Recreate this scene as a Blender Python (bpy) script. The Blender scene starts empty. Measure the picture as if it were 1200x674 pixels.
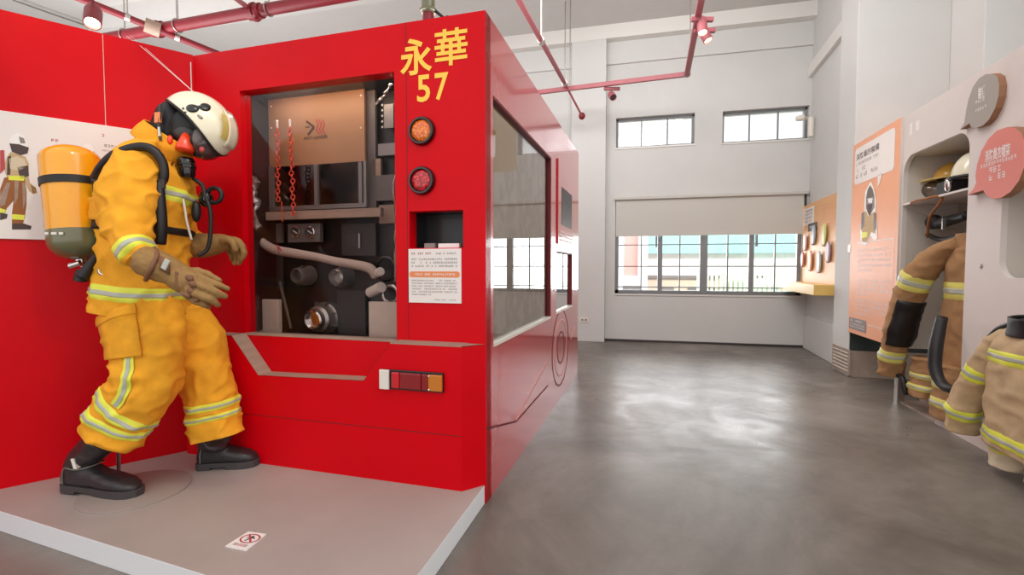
import bpy, bmesh, math, random
from math import sin, cos, pi, radians
from mathutils import Vector, Matrix, noise
random.seed(7)
C = bpy.context.scene.collection
SC = bpy.context.scene

# ------------------------------------------------------------------ camera, world, lights, exposure
H = 1.08
PITCH, YAW, FPX = math.atan(24/567.), math.atan(140/567.), 567.0
cd = bpy.data.cameras.new('camera'); cam = bpy.data.objects.new('camera', cd); C.objects.link(cam)
cd.sensor_width = 36; cd.lens = 36*FPX/1200; cd.clip_start = 0.02
cam.location = (0, 0, H); cam.rotation_euler = (pi/2-PITCH, 0, YAW)
SC.camera = cam

w = bpy.data.worlds.new('world'); SC.world = w; w.use_nodes = True
w.node_tree.nodes['Background'].inputs[0].default_value = (0.99, 0.99, 0.985, 1)
w.node_tree.nodes['Background'].inputs[1].default_value = 1.0
SC.view_settings.view_transform = 'Standard'; SC.view_settings.look = 'None'
SC.view_settings.exposure = 0.35; SC.view_settings.gamma = 1
SC.view_settings.use_curve_mapping = False

def lamp(kind, loc, target, power, color, **kw):
    l = bpy.data.lights.new('lamp_light', kind); l.energy = power; l.color = color
    for k, v in kw.items(): setattr(l, k, v)
    o = bpy.data.objects.new('lamp_light', l); C.objects.link(o); o.location = loc
    o.rotation_euler = (Vector(target)-Vector(loc)).to_track_quat('-Z', 'Y').to_euler()
    return o
# daylight coming through the windows of the back wall
lamp('AREA', (1.0, 7.6, 1.3), (0.8, 0, 0.3), 55, (0.95, 0.98, 1.0), shape='RECTANGLE', size=2.4, size_y=1.2)
# area lamp added under the ceiling to brighten the back wall
lamp('AREA', (-0.4, 4.2, 4.2), (0.6, 7.2, 1.0), 80, (1.0, 0.99, 0.98), shape='RECTANGLE', size=3.0, size_y=1.4)
# unseen uplights added in truck and behind partition to brighten the ceiling
lamp('AREA', (-1.35, 3.4, 2.0), (-1.35, 3.5, 4.4), 38, (1.0, 0.99, 0.98), shape='RECTANGLE', size=1.3, size_y=2.0)
lamp('AREA', (-5.2, 3.4, 1.9), (-5.6, 4.0, 4.4), 100, (1.0, 0.99, 0.98), shape='RECTANGLE', size=2.6, size_y=2.6)
# area lamp added above the window wall to brighten the houses outside
lamp('AREA', (3.0, 8.6, 6.5), (3.0, 15.0, 0.5), 750, (1.0, 1.0, 1.0), shape='RECTANGLE', size=8.0, size_y=2.0)
lamp('AREA', (1.2, 1.0, 4.2), (1.2, 2.2, 0), 26, (1.0, 0.96, 0.92), shape='RECTANGLE', size=3.0, size_y=1.6)  # area lamp inside the hall, over the near floor

# ------------------------------------------------------------------ measuring helpers
FW = Vector((-sin(YAW)*cos(PITCH), cos(YAW)*cos(PITCH), -sin(PITCH)))
RT = Vector((cos(YAW), sin(YAW), 0)); UP = RT.cross(FW); CP = Vector((0, 0, H))
def ray(px, py): return FW*FPX + RT*(px-600) - UP*(py-337)
def at(px, py, D): return CP + ray(px, py)*(D/FPX)
def flr(px, py, z=0.0):
    d = ray(px, py); return CP + d*((z-H)/d.z)
class Fr:
    """vertical plane through P running at `ang` degrees from +Y; n is its normal"""
    def __init__(s, P, ang):
        a = radians(ang); s.P = Vector((P[0], P[1], 0)); s.ang = ang
        s.d = Vector((sin(a), cos(a), 0)); s.n = Vector((s.d.y, -s.d.x, 0))
    def __call__(s, u, n, z): return s.P + s.d*u + s.n*n + Vector((0, 0, z))
    def uz(s, px, py, n=0.0):
        d = ray(px, py); P = s.P + s.n*n; t = (P-CP).dot(s.n)/d.dot(s.n); Q = CP+d*t
        return (Q-P).dot(s.d), Q.z
WORLD = Fr((0, 0), 90)                     # u = X, n = -Y
def wb(x, y, z): return Vector((x, y, z))

# ------------------------------------------------------------------ materials
def lin(c):
    c = c/255.0
    return c/12.92 if c <= 0.04045 else ((c+0.055)/1.055)**2.4
def col(h): return (lin(int(h[0:2], 16)), lin(int(h[2:4], 16)), lin(int(h[4:6], 16)), 1)
MATS = {}
def mat(name, h, rough=0.6, metal=0.0, var=0.0, vs=6.0, bump=0.0, bs=120.0, coat=0.0, spec=0.5, emit=None, es=0.0, trans=0.0, alpha=1.0, stretch=None):
    if name in MATS: return MATS[name]
    m = bpy.data.materials.new(name); m.use_nodes = True
    nt = m.node_tree; b = nt.nodes['Principled BSDF']; base = col(h)
    b.inputs['Base Color'].default_value = base; b.inputs['Roughness'].default_value = rough
    b.inputs['Metallic'].default_value = metal; b.inputs['Specular IOR Level'].default_value = spec
    b.inputs['Coat Weight'].default_value = coat; b.inputs['Coat Roughness'].default_value = 0.08
    b.inputs['Transmission Weight'].default_value = trans; b.inputs['Alpha'].default_value = alpha
    if emit: b.inputs['Emission Color'].default_value = col(emit); b.inputs['Emission Strength'].default_value = es
    tc = nt.nodes.new('ShaderNodeTexCoord'); src = tc.outputs['Object']
    if stretch:
        mp = nt.nodes.new('ShaderNodeMapping'); mp.inputs['Scale'].default_value = stretch
        nt.links.new(src, mp.inputs[0]); src = mp.outputs[0]
    if var:
        n = nt.nodes.new('ShaderNodeTexNoise'); n.inputs['Scale'].default_value = vs; n.inputs['Detail'].default_value = 8
        n.inputs['Roughness'].default_value = 0.65
        nt.links.new(src, n.inputs['Vector'])
        r = nt.nodes.new('ShaderNodeValToRGB'); e = r.color_ramp.elements
        e[0].position = 0.3; e[1].position = 0.7
        e[0].color = tuple(c*(1-var) for c in base[:3])+(1,); e[1].color = tuple(min(1, c*(1+var)) for c in base[:3])+(1,)
        nt.links.new(n.outputs['Fac'], r.inputs[0]); nt.links.new(r.outputs[0], b.inputs['Base Color'])
    if bump:
        n2 = nt.nodes.new('ShaderNodeTexNoise'); n2.inputs['Scale'].default_value = bs; n2.inputs['Detail'].default_value = 4
        nt.links.new(src, n2.inputs['Vector'])
        bp = nt.nodes.new('ShaderNodeBump'); bp.inputs['Strength'].default_value = bump; bp.inputs['Distance'].default_value = 0.01
        nt.links.new(n2.outputs['Fac'], bp.inputs['Height']); nt.links.new(bp.outputs[0], b.inputs['Normal'])
    MATS[name] = m; return m
def glass(name, tint='ffffff', gl=0.12, rough=0.0, fm=1.0):
    m = bpy.data.materials.new(name); m.use_nodes = True; nt = m.node_tree; nt.nodes.clear()
    o = nt.nodes.new('ShaderNodeOutputMaterial'); t = nt.nodes.new('ShaderNodeBsdfTransparent'); g = nt.nodes.new('ShaderNodeBsdfGlossy')
    t.inputs[0].default_value = col(tint); g.inputs['Roughness'].default_value = rough
    f = nt.nodes.new('ShaderNodeFresnel'); f.inputs[0].default_value = 1.5
    a = nt.nodes.new('ShaderNodeMath'); a.operation = 'MULTIPLY_ADD'; a.use_clamp = True
    a.inputs[1].default_value = fm; a.inputs[2].default_value = gl
    mx = nt.nodes.new('ShaderNodeMixShader')
    nt.links.new(f.outputs[0], a.inputs[0]); nt.links.new(a.outputs[0], mx.inputs[0])
    nt.links.new(t.outputs[0], mx.inputs[1]); nt.links.new(g.outputs[0], mx.inputs[2]); nt.links.new(mx.outputs[0], o.inputs[0])
    MATS[name] = m; return m

M = dict(
 wall=mat('wall_paint', 'd0cfcc', 0.75, var=0.03, vs=1.5, bump=0.12, bs=25),
 ceil=mat('ceiling_paint', 'd0cdca', 0.8, var=0.02),
 trimw=mat('white_gloss_paint', 'e2dfda', 0.4),
 red=mat('red_paint', 'd20012', 0.38, var=0.04, vs=3, coat=0.0, spec=0.14),
 redside=mat('red_side_paint', 'c8001a', 0.25, var=0.05, vs=3, coat=1.0),
 reddark=mat('red_pipe_paint', '7a101e', 0.45, var=0.15, vs=12),
 pinkpipe=mat('faded_red_pipe', 'a0565c', 0.5, var=0.1),
 groove=mat('groove_dark', '6a0a12', 0.6), seam=mat('seam_light', 'e2a9a2', 0.5),
 plat=mat('platform_top', 'a89f99', 0.45, var=0.07, vs=3, bump=0.05, bs=200), platside=mat('platform_edge', 'e6e8ea', 0.5),
 frame=mat('window_frame_grey', '85888a', 0.45), blind=mat('blind_fabric', 'c9c6bf', 0.8, bump=0.05, bs=300),
 wood=mat('mdf_board', 'a08878', 0.7, var=0.15, vs=8, stretch=(1, 1, 6)), woodb=mat('wood_base', 'a39182', 0.7, var=0.2, vs=5),
 green=mat('dark_green_board', '2f3b38', 0.6, var=0.05), cab=mat('cabinet_paint', 'd9cfc9', 0.55, var=0.02),
 cabin=mat('cabinet_inside', 'c8c0b6', 0.6), orange=mat('orange_print', 'eeab86', 0.5, var=0.05, vs=2), orangew=mat('orange_wood', 'e4ae7a', 0.5, var=0.06, vs=3),
 yelwood=mat('yellow_wood', 'e3bd6a', 0.45), paper=mat('white_print', 'ece4df', 0.5), inkg=mat('grey_ink', '8d8380', 0.6), inkr=mat('red_ink', 'b8484a', 0.6),
 ink=mat('dark_ink', '4a3a38', 0.6), white=mat('white_plain', 'f2eeea', 0.5), yellowl=mat('yellow_lettering', 'ffc93a', 0.35, coat=0.3),
 black=mat('black_rubber', '151214', 0.5), blackg=mat('black_gloss', '0c0a0c', 0.12, coat=0.5), darkg=mat('dark_grey', '3a3636', 0.5),
 chrome=mat('chrome', 'd8d4d0', 0.15, metal=1.0), steel=mat('brushed_steel', 'b6b0aa', 0.35, metal=0.9), alu=mat('grey_metal_paint', '8a8684', 0.4, metal=0.5),
 gold=mat('yellow_nomex', 'f0a620', 0.85, var=0.1, vs=14, bump=0.25, bs=500), lime=mat('lime_tape', 'e6e94a', 0.55, bump=0.1, bs=400),
 silver=mat('silver_tape', 'b4b6a8', 0.4, bump=0.1, bs=500), limepale=mat('pale_yellow_tape', 'd8cf6c', 0.55, bump=0.1, bs=400),
 tan=mat('tan_nomex', 'a47c54', 0.85, var=0.12, vs=14, bump=0.25, bs=500),
 tanlite=mat('light_tan_nomex', 'c9ad86', 0.85, var=0.1, vs=14, bump=0.25, bs=500), paletan=mat('pale_tan_nomex', 'd6c8ac', 0.85, bump=0.2, bs=500), brownc=mat('brown_nomex', '9a6238', 0.85, var=0.12, vs=14, bump=0.25, bs=500),
 glove=mat('glove_leather', '93703f', 0.75, var=0.15, vs=30, bump=0.3, bs=300), glovep=mat('glove_pad', '7a5238', 0.7, var=0.1, vs=30),
 olive=mat('olive_paint', '6b6a4c', 0.25, coat=0.5), tank=mat('tank_yellow', 'f2a511', 0.25, coat=0.6, var=0.04, vs=9),
 boot=mat('boot_leather', '2d292b', 0.38, var=0.15, vs=20, bump=0.2, bs=90), sole=mat('boot_sole', '403b3c', 0.7), piping=mat('grey_piping', '77736a', 0.6),
 helmet=mat('helmet_cream', 'e9e2c8', 0.22, coat=0.6), yelpl=mat('helmet_yellow_plate', 'd0b866', 0.3), orangep=mat('orange_plastic', 'f0431c', 0.3, coat=0.3),
 orangepale=mat('orange_tab', 'e88a55', 0.5), lens=mat('smoked_lens', '4a3a3a', 0.08, coat=0.8), skin=mat('mannequin_skin', '9c7a70', 0.6),
 beige=mat('beige_board', 'a9805e', 0.6, var=0.04), hose=mat('canvas_hose', 'b7a69a', 0.7, bump=0.3, bs=200), chainm=mat('orange_plastic_chain', 'e8543c', 0.4),
 bubgrey=mat('grey_bubble', 'a59c93', 0.6), bubpink=mat('pink_bubble', 'dd8276', 0.5), bubedge=mat('bubble_wood_edge', '9b6f52', 0.6),
 blackin=mat('panel_black', '1a1617', 0.4, coat=0.2, var=0.3, vs=10), greymesh=mat('equipment_grey', '6d6562', 0.5, var=0.2, vs=10),
 cardpl=mat('pale_plate', 'c9bcae', 0.4, var=0.1, vs=9), disc=mat('base_disc', '9a8f88', 0.45), offw=mat('offwhite_plastic', 'e5dfd4', 0.4), redtail=mat('red_lens', '8a0812', 0.15, coat=0.7), redtail2=mat('bright_red_lens', 'c80f1c', 0.15, coat=0.7),
 ambtail=mat('amber_lens', 'c8751c', 0.15, coat=0.7), foil=mat('crinkled_film', 'cfc8c4', 0.2, metal=0.8),
 brickred=mat('outside_red', 'e0a49c', 0.8), teal=mat('outside_teal', '9fdcdc', 0.7), outw=mat('outside_white', 'f4f4f2', 0.8), outg=mat('outside_green', 'd4e4cc', 0.8), outbe=mat('outside_beige', 'dccfb9', 0.8),
 amberlens=mat('orange_led', 'f08428', 0.3, emit='ff8420', es=0.5), redled=mat('red_led', 'e0202c', 0.3, emit='ff1020', es=0.15),
 bulb=mat('lamp_bulb', 'fff2d0', 0.4, emit='ffe9b8', es=14.0), yellowshield=mat('clear_yellow', 'd8a848', 0.2), ground=mat('street', 'cfcfc8', 0.9),
)
M['glass'] = glass('window_glass', 'ffffff', 0.0)
M['plexi'] = glass('plexiglass', 'f4f0f0', 0.0, 0.03, 0.07)
M['visor'] = glass('clear_visor', 'd8ccc0', 0.08, 0.05)

def led_lens(name, c1, c2):
    m = mat(name, c1, 0.25, coat=0.5); nt = m.node_tree; b = nt.nodes['Principled BSDF']
    tc = nt.nodes.new('ShaderNodeTexCoord'); v = nt.nodes.new('ShaderNodeTexVoronoi'); v.inputs['Scale'].default_value = 75
    r = nt.nodes.new('ShaderNodeValToRGB'); r.color_ramp.elements[0].color = col(c1); r.color_ramp.elements[1].color = col(c2)
    r.color_ramp.elements[0].position = 0.1; r.color_ramp.elements[1].position = 0.6
    nt.links.new(tc.outputs['Object'], v.inputs['Vector']); nt.links.new(v.outputs['Distance'], r.inputs[0]); nt.links.new(r.outputs[0], b.inputs['Base Color'])
    return m
M['ledo'] = led_lens('orange_led_lens', 'ffa040', 'd85a10'); M['ledr'] = led_lens('red_led_lens', 'ff3040', '9a0812')

def concrete():
    m = mat('polished_concrete', '7d766f', 0.3, bump=0.04, bs=30); nt = m.node_tree; b = nt.nodes['Principled BSDF']
    tc = nt.nodes.new('ShaderNodeTexCoord')
    a = nt.nodes.new('ShaderNodeTexNoise'); a.inputs['Scale'].default_value = 0.8; a.inputs['Detail'].default_value = 12; a.inputs['Roughness'].default_value = 0.68; a.inputs['Distortion'].default_value = 0.6
    r = nt.nodes.new('ShaderNodeValToRGB'); e = r.color_ramp.elements; e[0].position = 0.32; e[1].position = 0.68
    e[0].color = col('524a44'); e[1].color = col('8a827b'); k = e.new(0.5); k.color = col('6f6760')
    nt.links.new(tc.outputs['Object'], a.inputs['Vector']); nt.links.new(a.outputs['Fac'], r.inputs[0]); nt.links.new(r.outputs[0], b.inputs['Base Color'])
    a2 = nt.nodes.new('ShaderNodeTexNoise'); a2.inputs['Scale'].default_value = 2.2; a2.inputs['Detail'].default_value = 12; a2.inputs['Roughness'].default_value = 0.72; a2.inputs['Distortion'].default_value = 1.2
    mr = nt.nodes.new('ShaderNodeMapRange'); mr.inputs[1].default_value = 0.3; mr.inputs[2].default_value = 0.7; mr.inputs[3].default_value = 0.26; mr.inputs[4].default_value = 0.48
    nt.links.new(tc.outputs['Object'], a2.inputs['Vector']); nt.links.new(a2.outputs['Fac'], mr.inputs[0]); nt.links.new(mr.outputs[0], b.inputs['Roughness'])
    return m
M['concrete'] = concrete()

# ------------------------------------------------------------------ mesh building
class MB:
    def __init__(s): s.v = []; s.f = []; s.m = []; s.mats = []
    def mi(s, m):
        m = M[m] if isinstance(m, str) else m
        if m not in s.mats: s.mats.append(m)
        return s.mats.index(m)
    def add(s, vs, fs, m):
        k = len(s.v); i = s.mi(m); s.v += [Vector(p) for p in vs]
        for f in fs: s.f.append([k+j for j in f]); s.m.append(i)
        return s
    def box(s, fr, u0, u1, n0, n1, z0, z1, m):
        P = [fr(u, n, z) for u in (u0, u1) for n in (n0, n1) for z in (z0, z1)]
        return s.add(P, [(0, 1, 3, 2), (4, 6, 7, 5), (0, 4, 5, 1), (2, 3, 7, 6), (0, 2, 6, 4), (1, 5, 7, 3)], m)
    def obox(s, c, ax, ay, az, hx, hy, hz, m):
        ax, ay, az = Vector(ax).normalized()*hx, Vector(ay).normalized()*hy, Vector(az).normalized()*hz; c = Vector(c)
        P = [c+ax*i+ay*j+az*k for i in (-1, 1) for j in (-1, 1) for k in (-1, 1)]
        return s.add(P, [(0, 1, 3, 2), (4, 6, 7, 5), (0, 4, 5, 1), (2, 3, 7, 6), (0, 2, 6, 4), (1, 5, 7, 3)], m)
    def prism(s, fr, poly, n0, n1, m, side=None):
        k = len(poly); P = [fr(u, n0, z) for u, z in poly]+[fr(u, n1, z) for u, z in poly]
        s.add(P, [tuple(range(k)), tuple(range(2*k-1, k-1, -1))], m)
        return s.add(P, [(i, (i+1) % k, k+(i+1) % k, k+i) for i in range(k)], side or m)
    def flat(s, poly, z0, z1, m, side=None):
        k = len(poly); P = [Vector((x, y, z0)) for x, y in poly]+[Vector((x, y, z1)) for x, y in poly]
        s.add(P, [tuple(range(k)), tuple(range(2*k-1, k-1, -1))], m)
        return s.add(P, [(i, (i+1) % k, k+(i+1) % k, k+i) for i in range(k)], side or m)
    def rings(s, R, m, cap0=True, cap1=True):
        k = len(R[0]); n = len(R); base = [p for r in R for p in r]; F = []
        for i in range(n-1):
            for j in range(k): F.append((i*k+j, i*k+(j+1) % k, (i+1)*k+(j+1) % k, (i+1)*k+j))
        if cap0: F.append(tuple(range(k-1, -1, -1)))
        if cap1: F.append(tuple(range((n-1)*k, n*k)))
        return s.add(base, F, m)
    def tube(s, pts, r, m, seg=10, smooth=0, caps=True):
        pts = [Vector(p) for p in pts]
        rr = r if isinstance(r, (list, tuple)) else [r]*len(pts)
        if smooth: pts, rr = spline(pts, rr, smooth)
        R = []; ref = None
        for i, p in enumerate(pts):
            t = (pts[min(i+1, len(pts)-1)]-pts[max(i-1, 0)]).normalized()
            if ref is None:
                ref = t.orthogonal().normalized()
            else:
                ref = (ref - t*ref.dot(t)); ref = ref.normalized() if ref.length > 1e-6 else t.orthogonal().normalized()
            b = t.cross(ref)
            R.append([p+(ref*cos(2*pi*j/seg)+b*sin(2*pi*j/seg))*rr[i] for j in range(seg)])
        return s.rings(R, m, caps, caps)
    def cyl(s, a, b, r, m, seg=24, r2=None): return s.tube([a, b], [r, r if r2 is None else r2], m, seg)
    def lathe(s, p, axis, prof, m, seg=32):
        """prof: (radius, height along axis)"""
        ax = Vector(axis).normalized(); e = ax.orthogonal().normalized(); b = ax.cross(e); p = Vector(p)
        R = [[p+ax*h+(e*cos(2*pi*j/seg)+b*sin(2*pi*j/seg))*max(r, 1e-4) for j in range(seg)] for r, h in prof]
        return s.rings(R, m)
    def ell(s, c, ax, ay, az, m, seg=24, rg=14, lo=-1.0, hi=1.0):
        c, ax, ay, az = Vector(c), Vector(ax), Vector(ay), Vector(az); R = []
        for i in range(rg+1):
            t = lo+(hi-lo)*i/rg; a = math.asin(max(-1, min(1, t)))
            a = math.asin(lo)+(math.asin(hi)-math.asin(lo))*i/rg
            R.append([c+az*sin(a)+(ax*cos(2*pi*j/seg)+ay*sin(2*pi*j/seg))*max(cos(a), 1e-3) for j in range(seg)])
        return s.rings(R, m)
    def torus(s, c, ax, ay, R, r, m, seg=28, k=10, a0=0, a1=2*pi):
        c = Vector(c); ax = Vector(ax).normalized(); ay = Vector(ay).normalized(); az = ax.cross(ay)
        full = abs(a1-a0-2*pi) < 1e-4; n = seg if full else seg+1
        RR = []
        for i in range(n):
            a = a0+(a1-a0)*i/seg; d = ax*cos(a)+ay*sin(a)
            RR.append([c+d*(R+r*cos(2*pi*j/k))+az*r*sin(2*pi*j/k) for j in range(k)])
        if full: RR.append(RR[0])
        return s.rings(RR, m, not full, not full)
    def text(s, fr, body, u0, u1, z0, z1, n, m, flip=1, shear=0.0, bold=0.0, ext=0.002):
        cu = bpy.data.curves.new('t', 'FONT'); cu.body = body; cu.size = 1; cu.offset = bold; cu.resolution_u = 3
        o = bpy.data.objects.new('t', cu); C.objects.link(o)
        bpy.context.view_layer.update(); dg = bpy.context.evaluated_depsgraph_get()
        me = bpy.data.meshes.new_from_object(o.evaluated_get(dg)); bpy.data.objects.remove(o); 
        if not me.vertices: return s
        xs = [v.co.x for v in me.vertices]; ys = [v.co.y for v in me.vertices]
        x0, x1, y0, y1 = min(xs), max(xs), min(ys), max(ys)
        V = []
        for v in me.vertices:
            a = (v.co.x-x0)/(x1-x0); b = (v.co.y-y0)/(y1-y0)
            V.append(fr(u0+(u1-u0)*a, n, z0+(z1-z0)*b))
        s.add(V, [tuple(p.vertices) for p in me.polygons], m); bpy.data.meshes.remove(me)
        return s
    def rows(s, fr, u0, u1, z, h, n, m, gap=0.35):
        """a row of small print, too small to read: groups of short strokes"""
        sg = 1 if u1 > u0 else -1; L = abs(u1-u0); x = 0; wch = h*0.9
        while x+wch <= L:
            if random.random() > 0.12:
                a = u0+sg*x; b = u0+sg*(x+wch*0.82)
                for q in range(3):
                    if random.random() > 0.15:
                        zz = z+h*(0.08+0.36*q); s.quad(fr, a, b, zz, zz+h*0.16, n, m)
                um = a+(b-a)*random.choice((0.2, 0.5, 0.8)); t = sg*h*0.07
                s.quad(fr, um-t, um+t, z, z+h, n, m)
            x += wch*(1+gap*0.4)
        return s
    def quad(s, fr, u0, u1, z0, z1, n, m):
        return s.add([fr(u0, n, z0), fr(u1, n, z0), fr(u1, n, z1), fr(u0, n, z1)], [(0, 1, 2, 3)], m)
    def poly(s, fr, pts, n, m): return s.add([fr(u, n, z) for u, z in pts], [tuple(range(len(pts)))], m)

WM = {}
def setp(o, **kw):
    for k, v in kw.items():
        if v is not None: o[k] = v
def thing(name, label, cat, loc=(0, 0, 0), group=None):
    o = bpy.data.objects.new(name, None); C.objects.link(o); o.location = loc; o.empty_display_size = 0.1
    WM[o] = Matrix.Translation(Vector(loc)); setp(o, label=label, category=cat, group=group); return o
def mk(name, mb, parent=None, smooth=False, bevel=0.0, label=None, cat=None, group=None, kind=None, fn=None, sub=0, origin=None, solid=0.0, recalc=True):
    me = bpy.data.meshes.new(name); me.from_pydata([tuple(v) for v in mb.v], [], mb.f)
    for m in mb.mats: me.materials.append(m)
    for p, i in zip(me.polygons, mb.m): p.material_index = i
    if recalc:
        bm = bmesh.new(); bm.from_mesh(me); bmesh.ops.remove_doubles(bm, verts=bm.verts, dist=1e-5)
        bmesh.ops.recalc_face_normals(bm, faces=bm.faces); bm.to_mesh(me); bm.free()
    if parent is not None: mw = WM[parent]
    else:
        if origin is None:
            xs = [v[0] for v in mb.v]; ys = [v[1] for v in mb.v]; zs = [v[2] for v in mb.v]
            origin = ((min(xs)+max(xs))/2, (min(ys)+max(ys))/2, min(zs))
        mw = Matrix.Translation(Vector(origin))
    me.transform(mw.inverted())
    o = bpy.data.objects.new(name, me); C.objects.link(o)
    if parent is not None: o.parent = parent; WM[o] = WM[parent].copy()
    else: o.location = mw.translation; WM[o] = mw
    if smooth:
        for p in me.polygons: p.use_smooth = True
        if smooth != 'all':
            me.set_sharp_from_angle(angle=radians(smooth if smooth is not True else 40))
    if solid: md = o.modifiers.new('solid', 'SOLIDIFY'); md.thickness = solid; md.offset = 0
    if bevel: md = o.modifiers.new('bevel', 'BEVEL'); md.width = bevel; md.segments = 2; md.limit_method = 'ANGLE'; md.angle_limit = radians(40)
    if sub: md = o.modifiers.new('sub', 'SUBSURF'); md.levels = sub; md.render_levels = sub
    setp(o, label=label, category=cat, group=group, kind=kind); return o
def remesh(mb, voxel, m, smooth=4, disp=None):
    """fuse the shapes of mb into one continuous surface"""
    me = bpy.data.meshes.new('r'); me.from_pydata([tuple(v) for v in mb.v], [], mb.f)
    bm = bmesh.new(); bm.from_mesh(me); bmesh.ops.recalc_face_normals(bm, faces=bm.faces); bm.to_mesh(me); bm.free()
    o = bpy.data.objects.new('r', me); C.objects.link(o)
    md = o.modifiers.new('r', 'REMESH'); md.mode = 'VOXEL'; md.voxel_size = voxel
    if smooth: ms = o.modifiers.new('s', 'SMOOTH'); ms.factor = 0.6; ms.iterations = smooth
    bpy.context.view_layer.update(); dg = bpy.context.evaluated_depsgraph_get()
    r = bpy.data.meshes.new_from_object(o.evaluated_get(dg)); bpy.data.objects.remove(o); bpy.data.meshes.remove(me)
    out = MB(); V = [v.co.copy() for v in r.vertices]
    if disp: V = [disp(v, r.vertices[i].normal) for i, v in enumerate(V)]
    out.add(V, [tuple(p.vertices) for p in r.polygons], m); bpy.data.meshes.remove(r); return out
def spline(pts, rr, n):
    P = []; Q = []; k = len(pts)
    def cr(a, b, c, d, t): return (b*2+(c-a)*t+(a*2-b*5+c*4-d)*t*t+(b*3-a-c*3+d)*t**3)*0.5
    for i in range(k-1):
        a, b, c, d = pts[max(i-1, 0)], pts[i], pts[i+1], pts[min(i+2, k-1)]
        ra, rb, rc, rd = rr[max(i-1, 0)], rr[i], rr[i+1], rr[min(i+2, k-1)]
        for j in range(n):
            t = j/n; P.append(cr(a, b, c, d, t)); Q.append(cr(ra, rb, rc, rd, t))
    P.append(pts[-1]); Q.append(rr[-1]); return P, Q
class Cloth:
    """a garment piece: elliptical rings along a path with folds; bands can be cut from it"""
    def __init__(s, keys, ref, seg=56, per=12, fold=0.010, fs=9.0, seed=0, pw=2.3, tangents=None):
        # keys: (centre, half width along ref, half width across)
        pts = [Vector(k[0]) for k in keys]; ra = [k[1] for k in keys]; rb = [k[2] for k in keys]
        P, A = spline(pts, ra, per); _, B = spline(pts, rb, per)
        s.n = len(P); s.R = []; s.N = []; ref = Vector(ref).normalized(); s.per = per
        for i, p in enumerate(P):
            a, b = P[max(i-2, 0)], P[min(i+2, s.n-1)]; t = (b-a).normalized()
            x = (ref-t*ref.dot(t)).normalized(); y = t.cross(x); ring = []; nr = []
            for j in range(seg):
                th = 2*pi*j/seg; c, q = cos(th), sin(th)
                k = (abs(c)**pw+abs(q)**pw)**(-1/pw)
                d = x*(c*k*A[i])+y*(q*k*B[i]); nn = d.normalized(); pos = p+d
                v = noise.noise(Vector((pos.x*fs+seed, pos.y*fs, pos.z*fs*1.15)))*0.6+noise.noise(Vector((pos.x*fs*2.3, pos.y*fs*2.3+seed, pos.z*fs*2.6)))*0.3
                v += ((1-abs(noise.noise(Vector((pos.x*fs*.9, pos.y*fs*.9, pos.z*fs*1.25+seed*3))))*2.2)**3)*0.55-0.2
                ring.append(pos+nn*v*fold*2); nr.append(nn)
            s.R.append(ring); s.N.append(nr)
    def mesh(s, mb, m, i0=0, i1=None, cap0=True, cap1=True): return mb.rings(s.R[i0:i1], m, cap0, cap1)
    def band(s, mb, a, b, m, off=0.004):
        """closed band between fractions a and b of the path"""
        k = len(s.R[0]); out = []
        for q in range(7):
            f = (a+(b-a)*q/6)*(s.n-1); i = int(min(f, s.n-2)); t = f-i
            o = off if 0 < q < 6 else -0.006
            out.append([s.R[i][j].lerp(s.R[i+1][j], t)+s.N[i][j]*o for j in range(k)])
        return mb.rings(out, m, False, False)
    def strip(s, mb, a, b, th0, th1, m, off=0.004, th2=None, th3=None):
        """strip running along the piece between two angles (turns)"""
        k = len(s.R[0]); rows_ = []; L = max(6, int((b-a)*s.n))
        th2 = th0 if th2 is None else th2; th3 = th1 if th3 is None else th3
        for q in range(L+1):
            g = q/L; f = (a+(b-a)*g)*(s.n-1); i = int(min(f, s.n-2)); t = f-i; row = []
            for e in range(5):
                th = ((th0+(th2-th0)*g)+((th1+(th3-th1)*g)-(th0+(th2-th0)*g))*e/4)*k; j = int(math.floor(th)); h = th-j; j %= k
                p = s.R[i][j].lerp(s.R[i][(j+1) % k], h).lerp(s.R[i+1][j].lerp(s.R[i+1][(j+1) % k], h), t)
                row.append(p+s.N[i][j]*off)
            rows_.append(row)
        F = [(r*5+c, r*5+c+1, (r+1)*5+c+1, (r+1)*5+c) for r in range(L) for c in range(4)]
        return mb.add([p for r in rows_ for p in r], F, m)
    def p(s, a, th, off=0.0):
        f = a*(s.n-1); i = int(min(f, s.n-2)); k = len(s.R[0]); j = int(th*k) % k
        return s.R[i][j]+s.N[i][j]*off
def tape(cl, parent, a, b, name='reflective_stripe', edge='lime', mid='silver', th=None):
    """lime tape with a silver middle"""
    mb = MB(); d = (b-a)
    cl.band(mb, a, b, edge, 0.004); cl.band(mb, a+d*0.33, b-d*0.33, mid, 0.0065)
    return mk(name, mb, parent, smooth='all')

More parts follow.
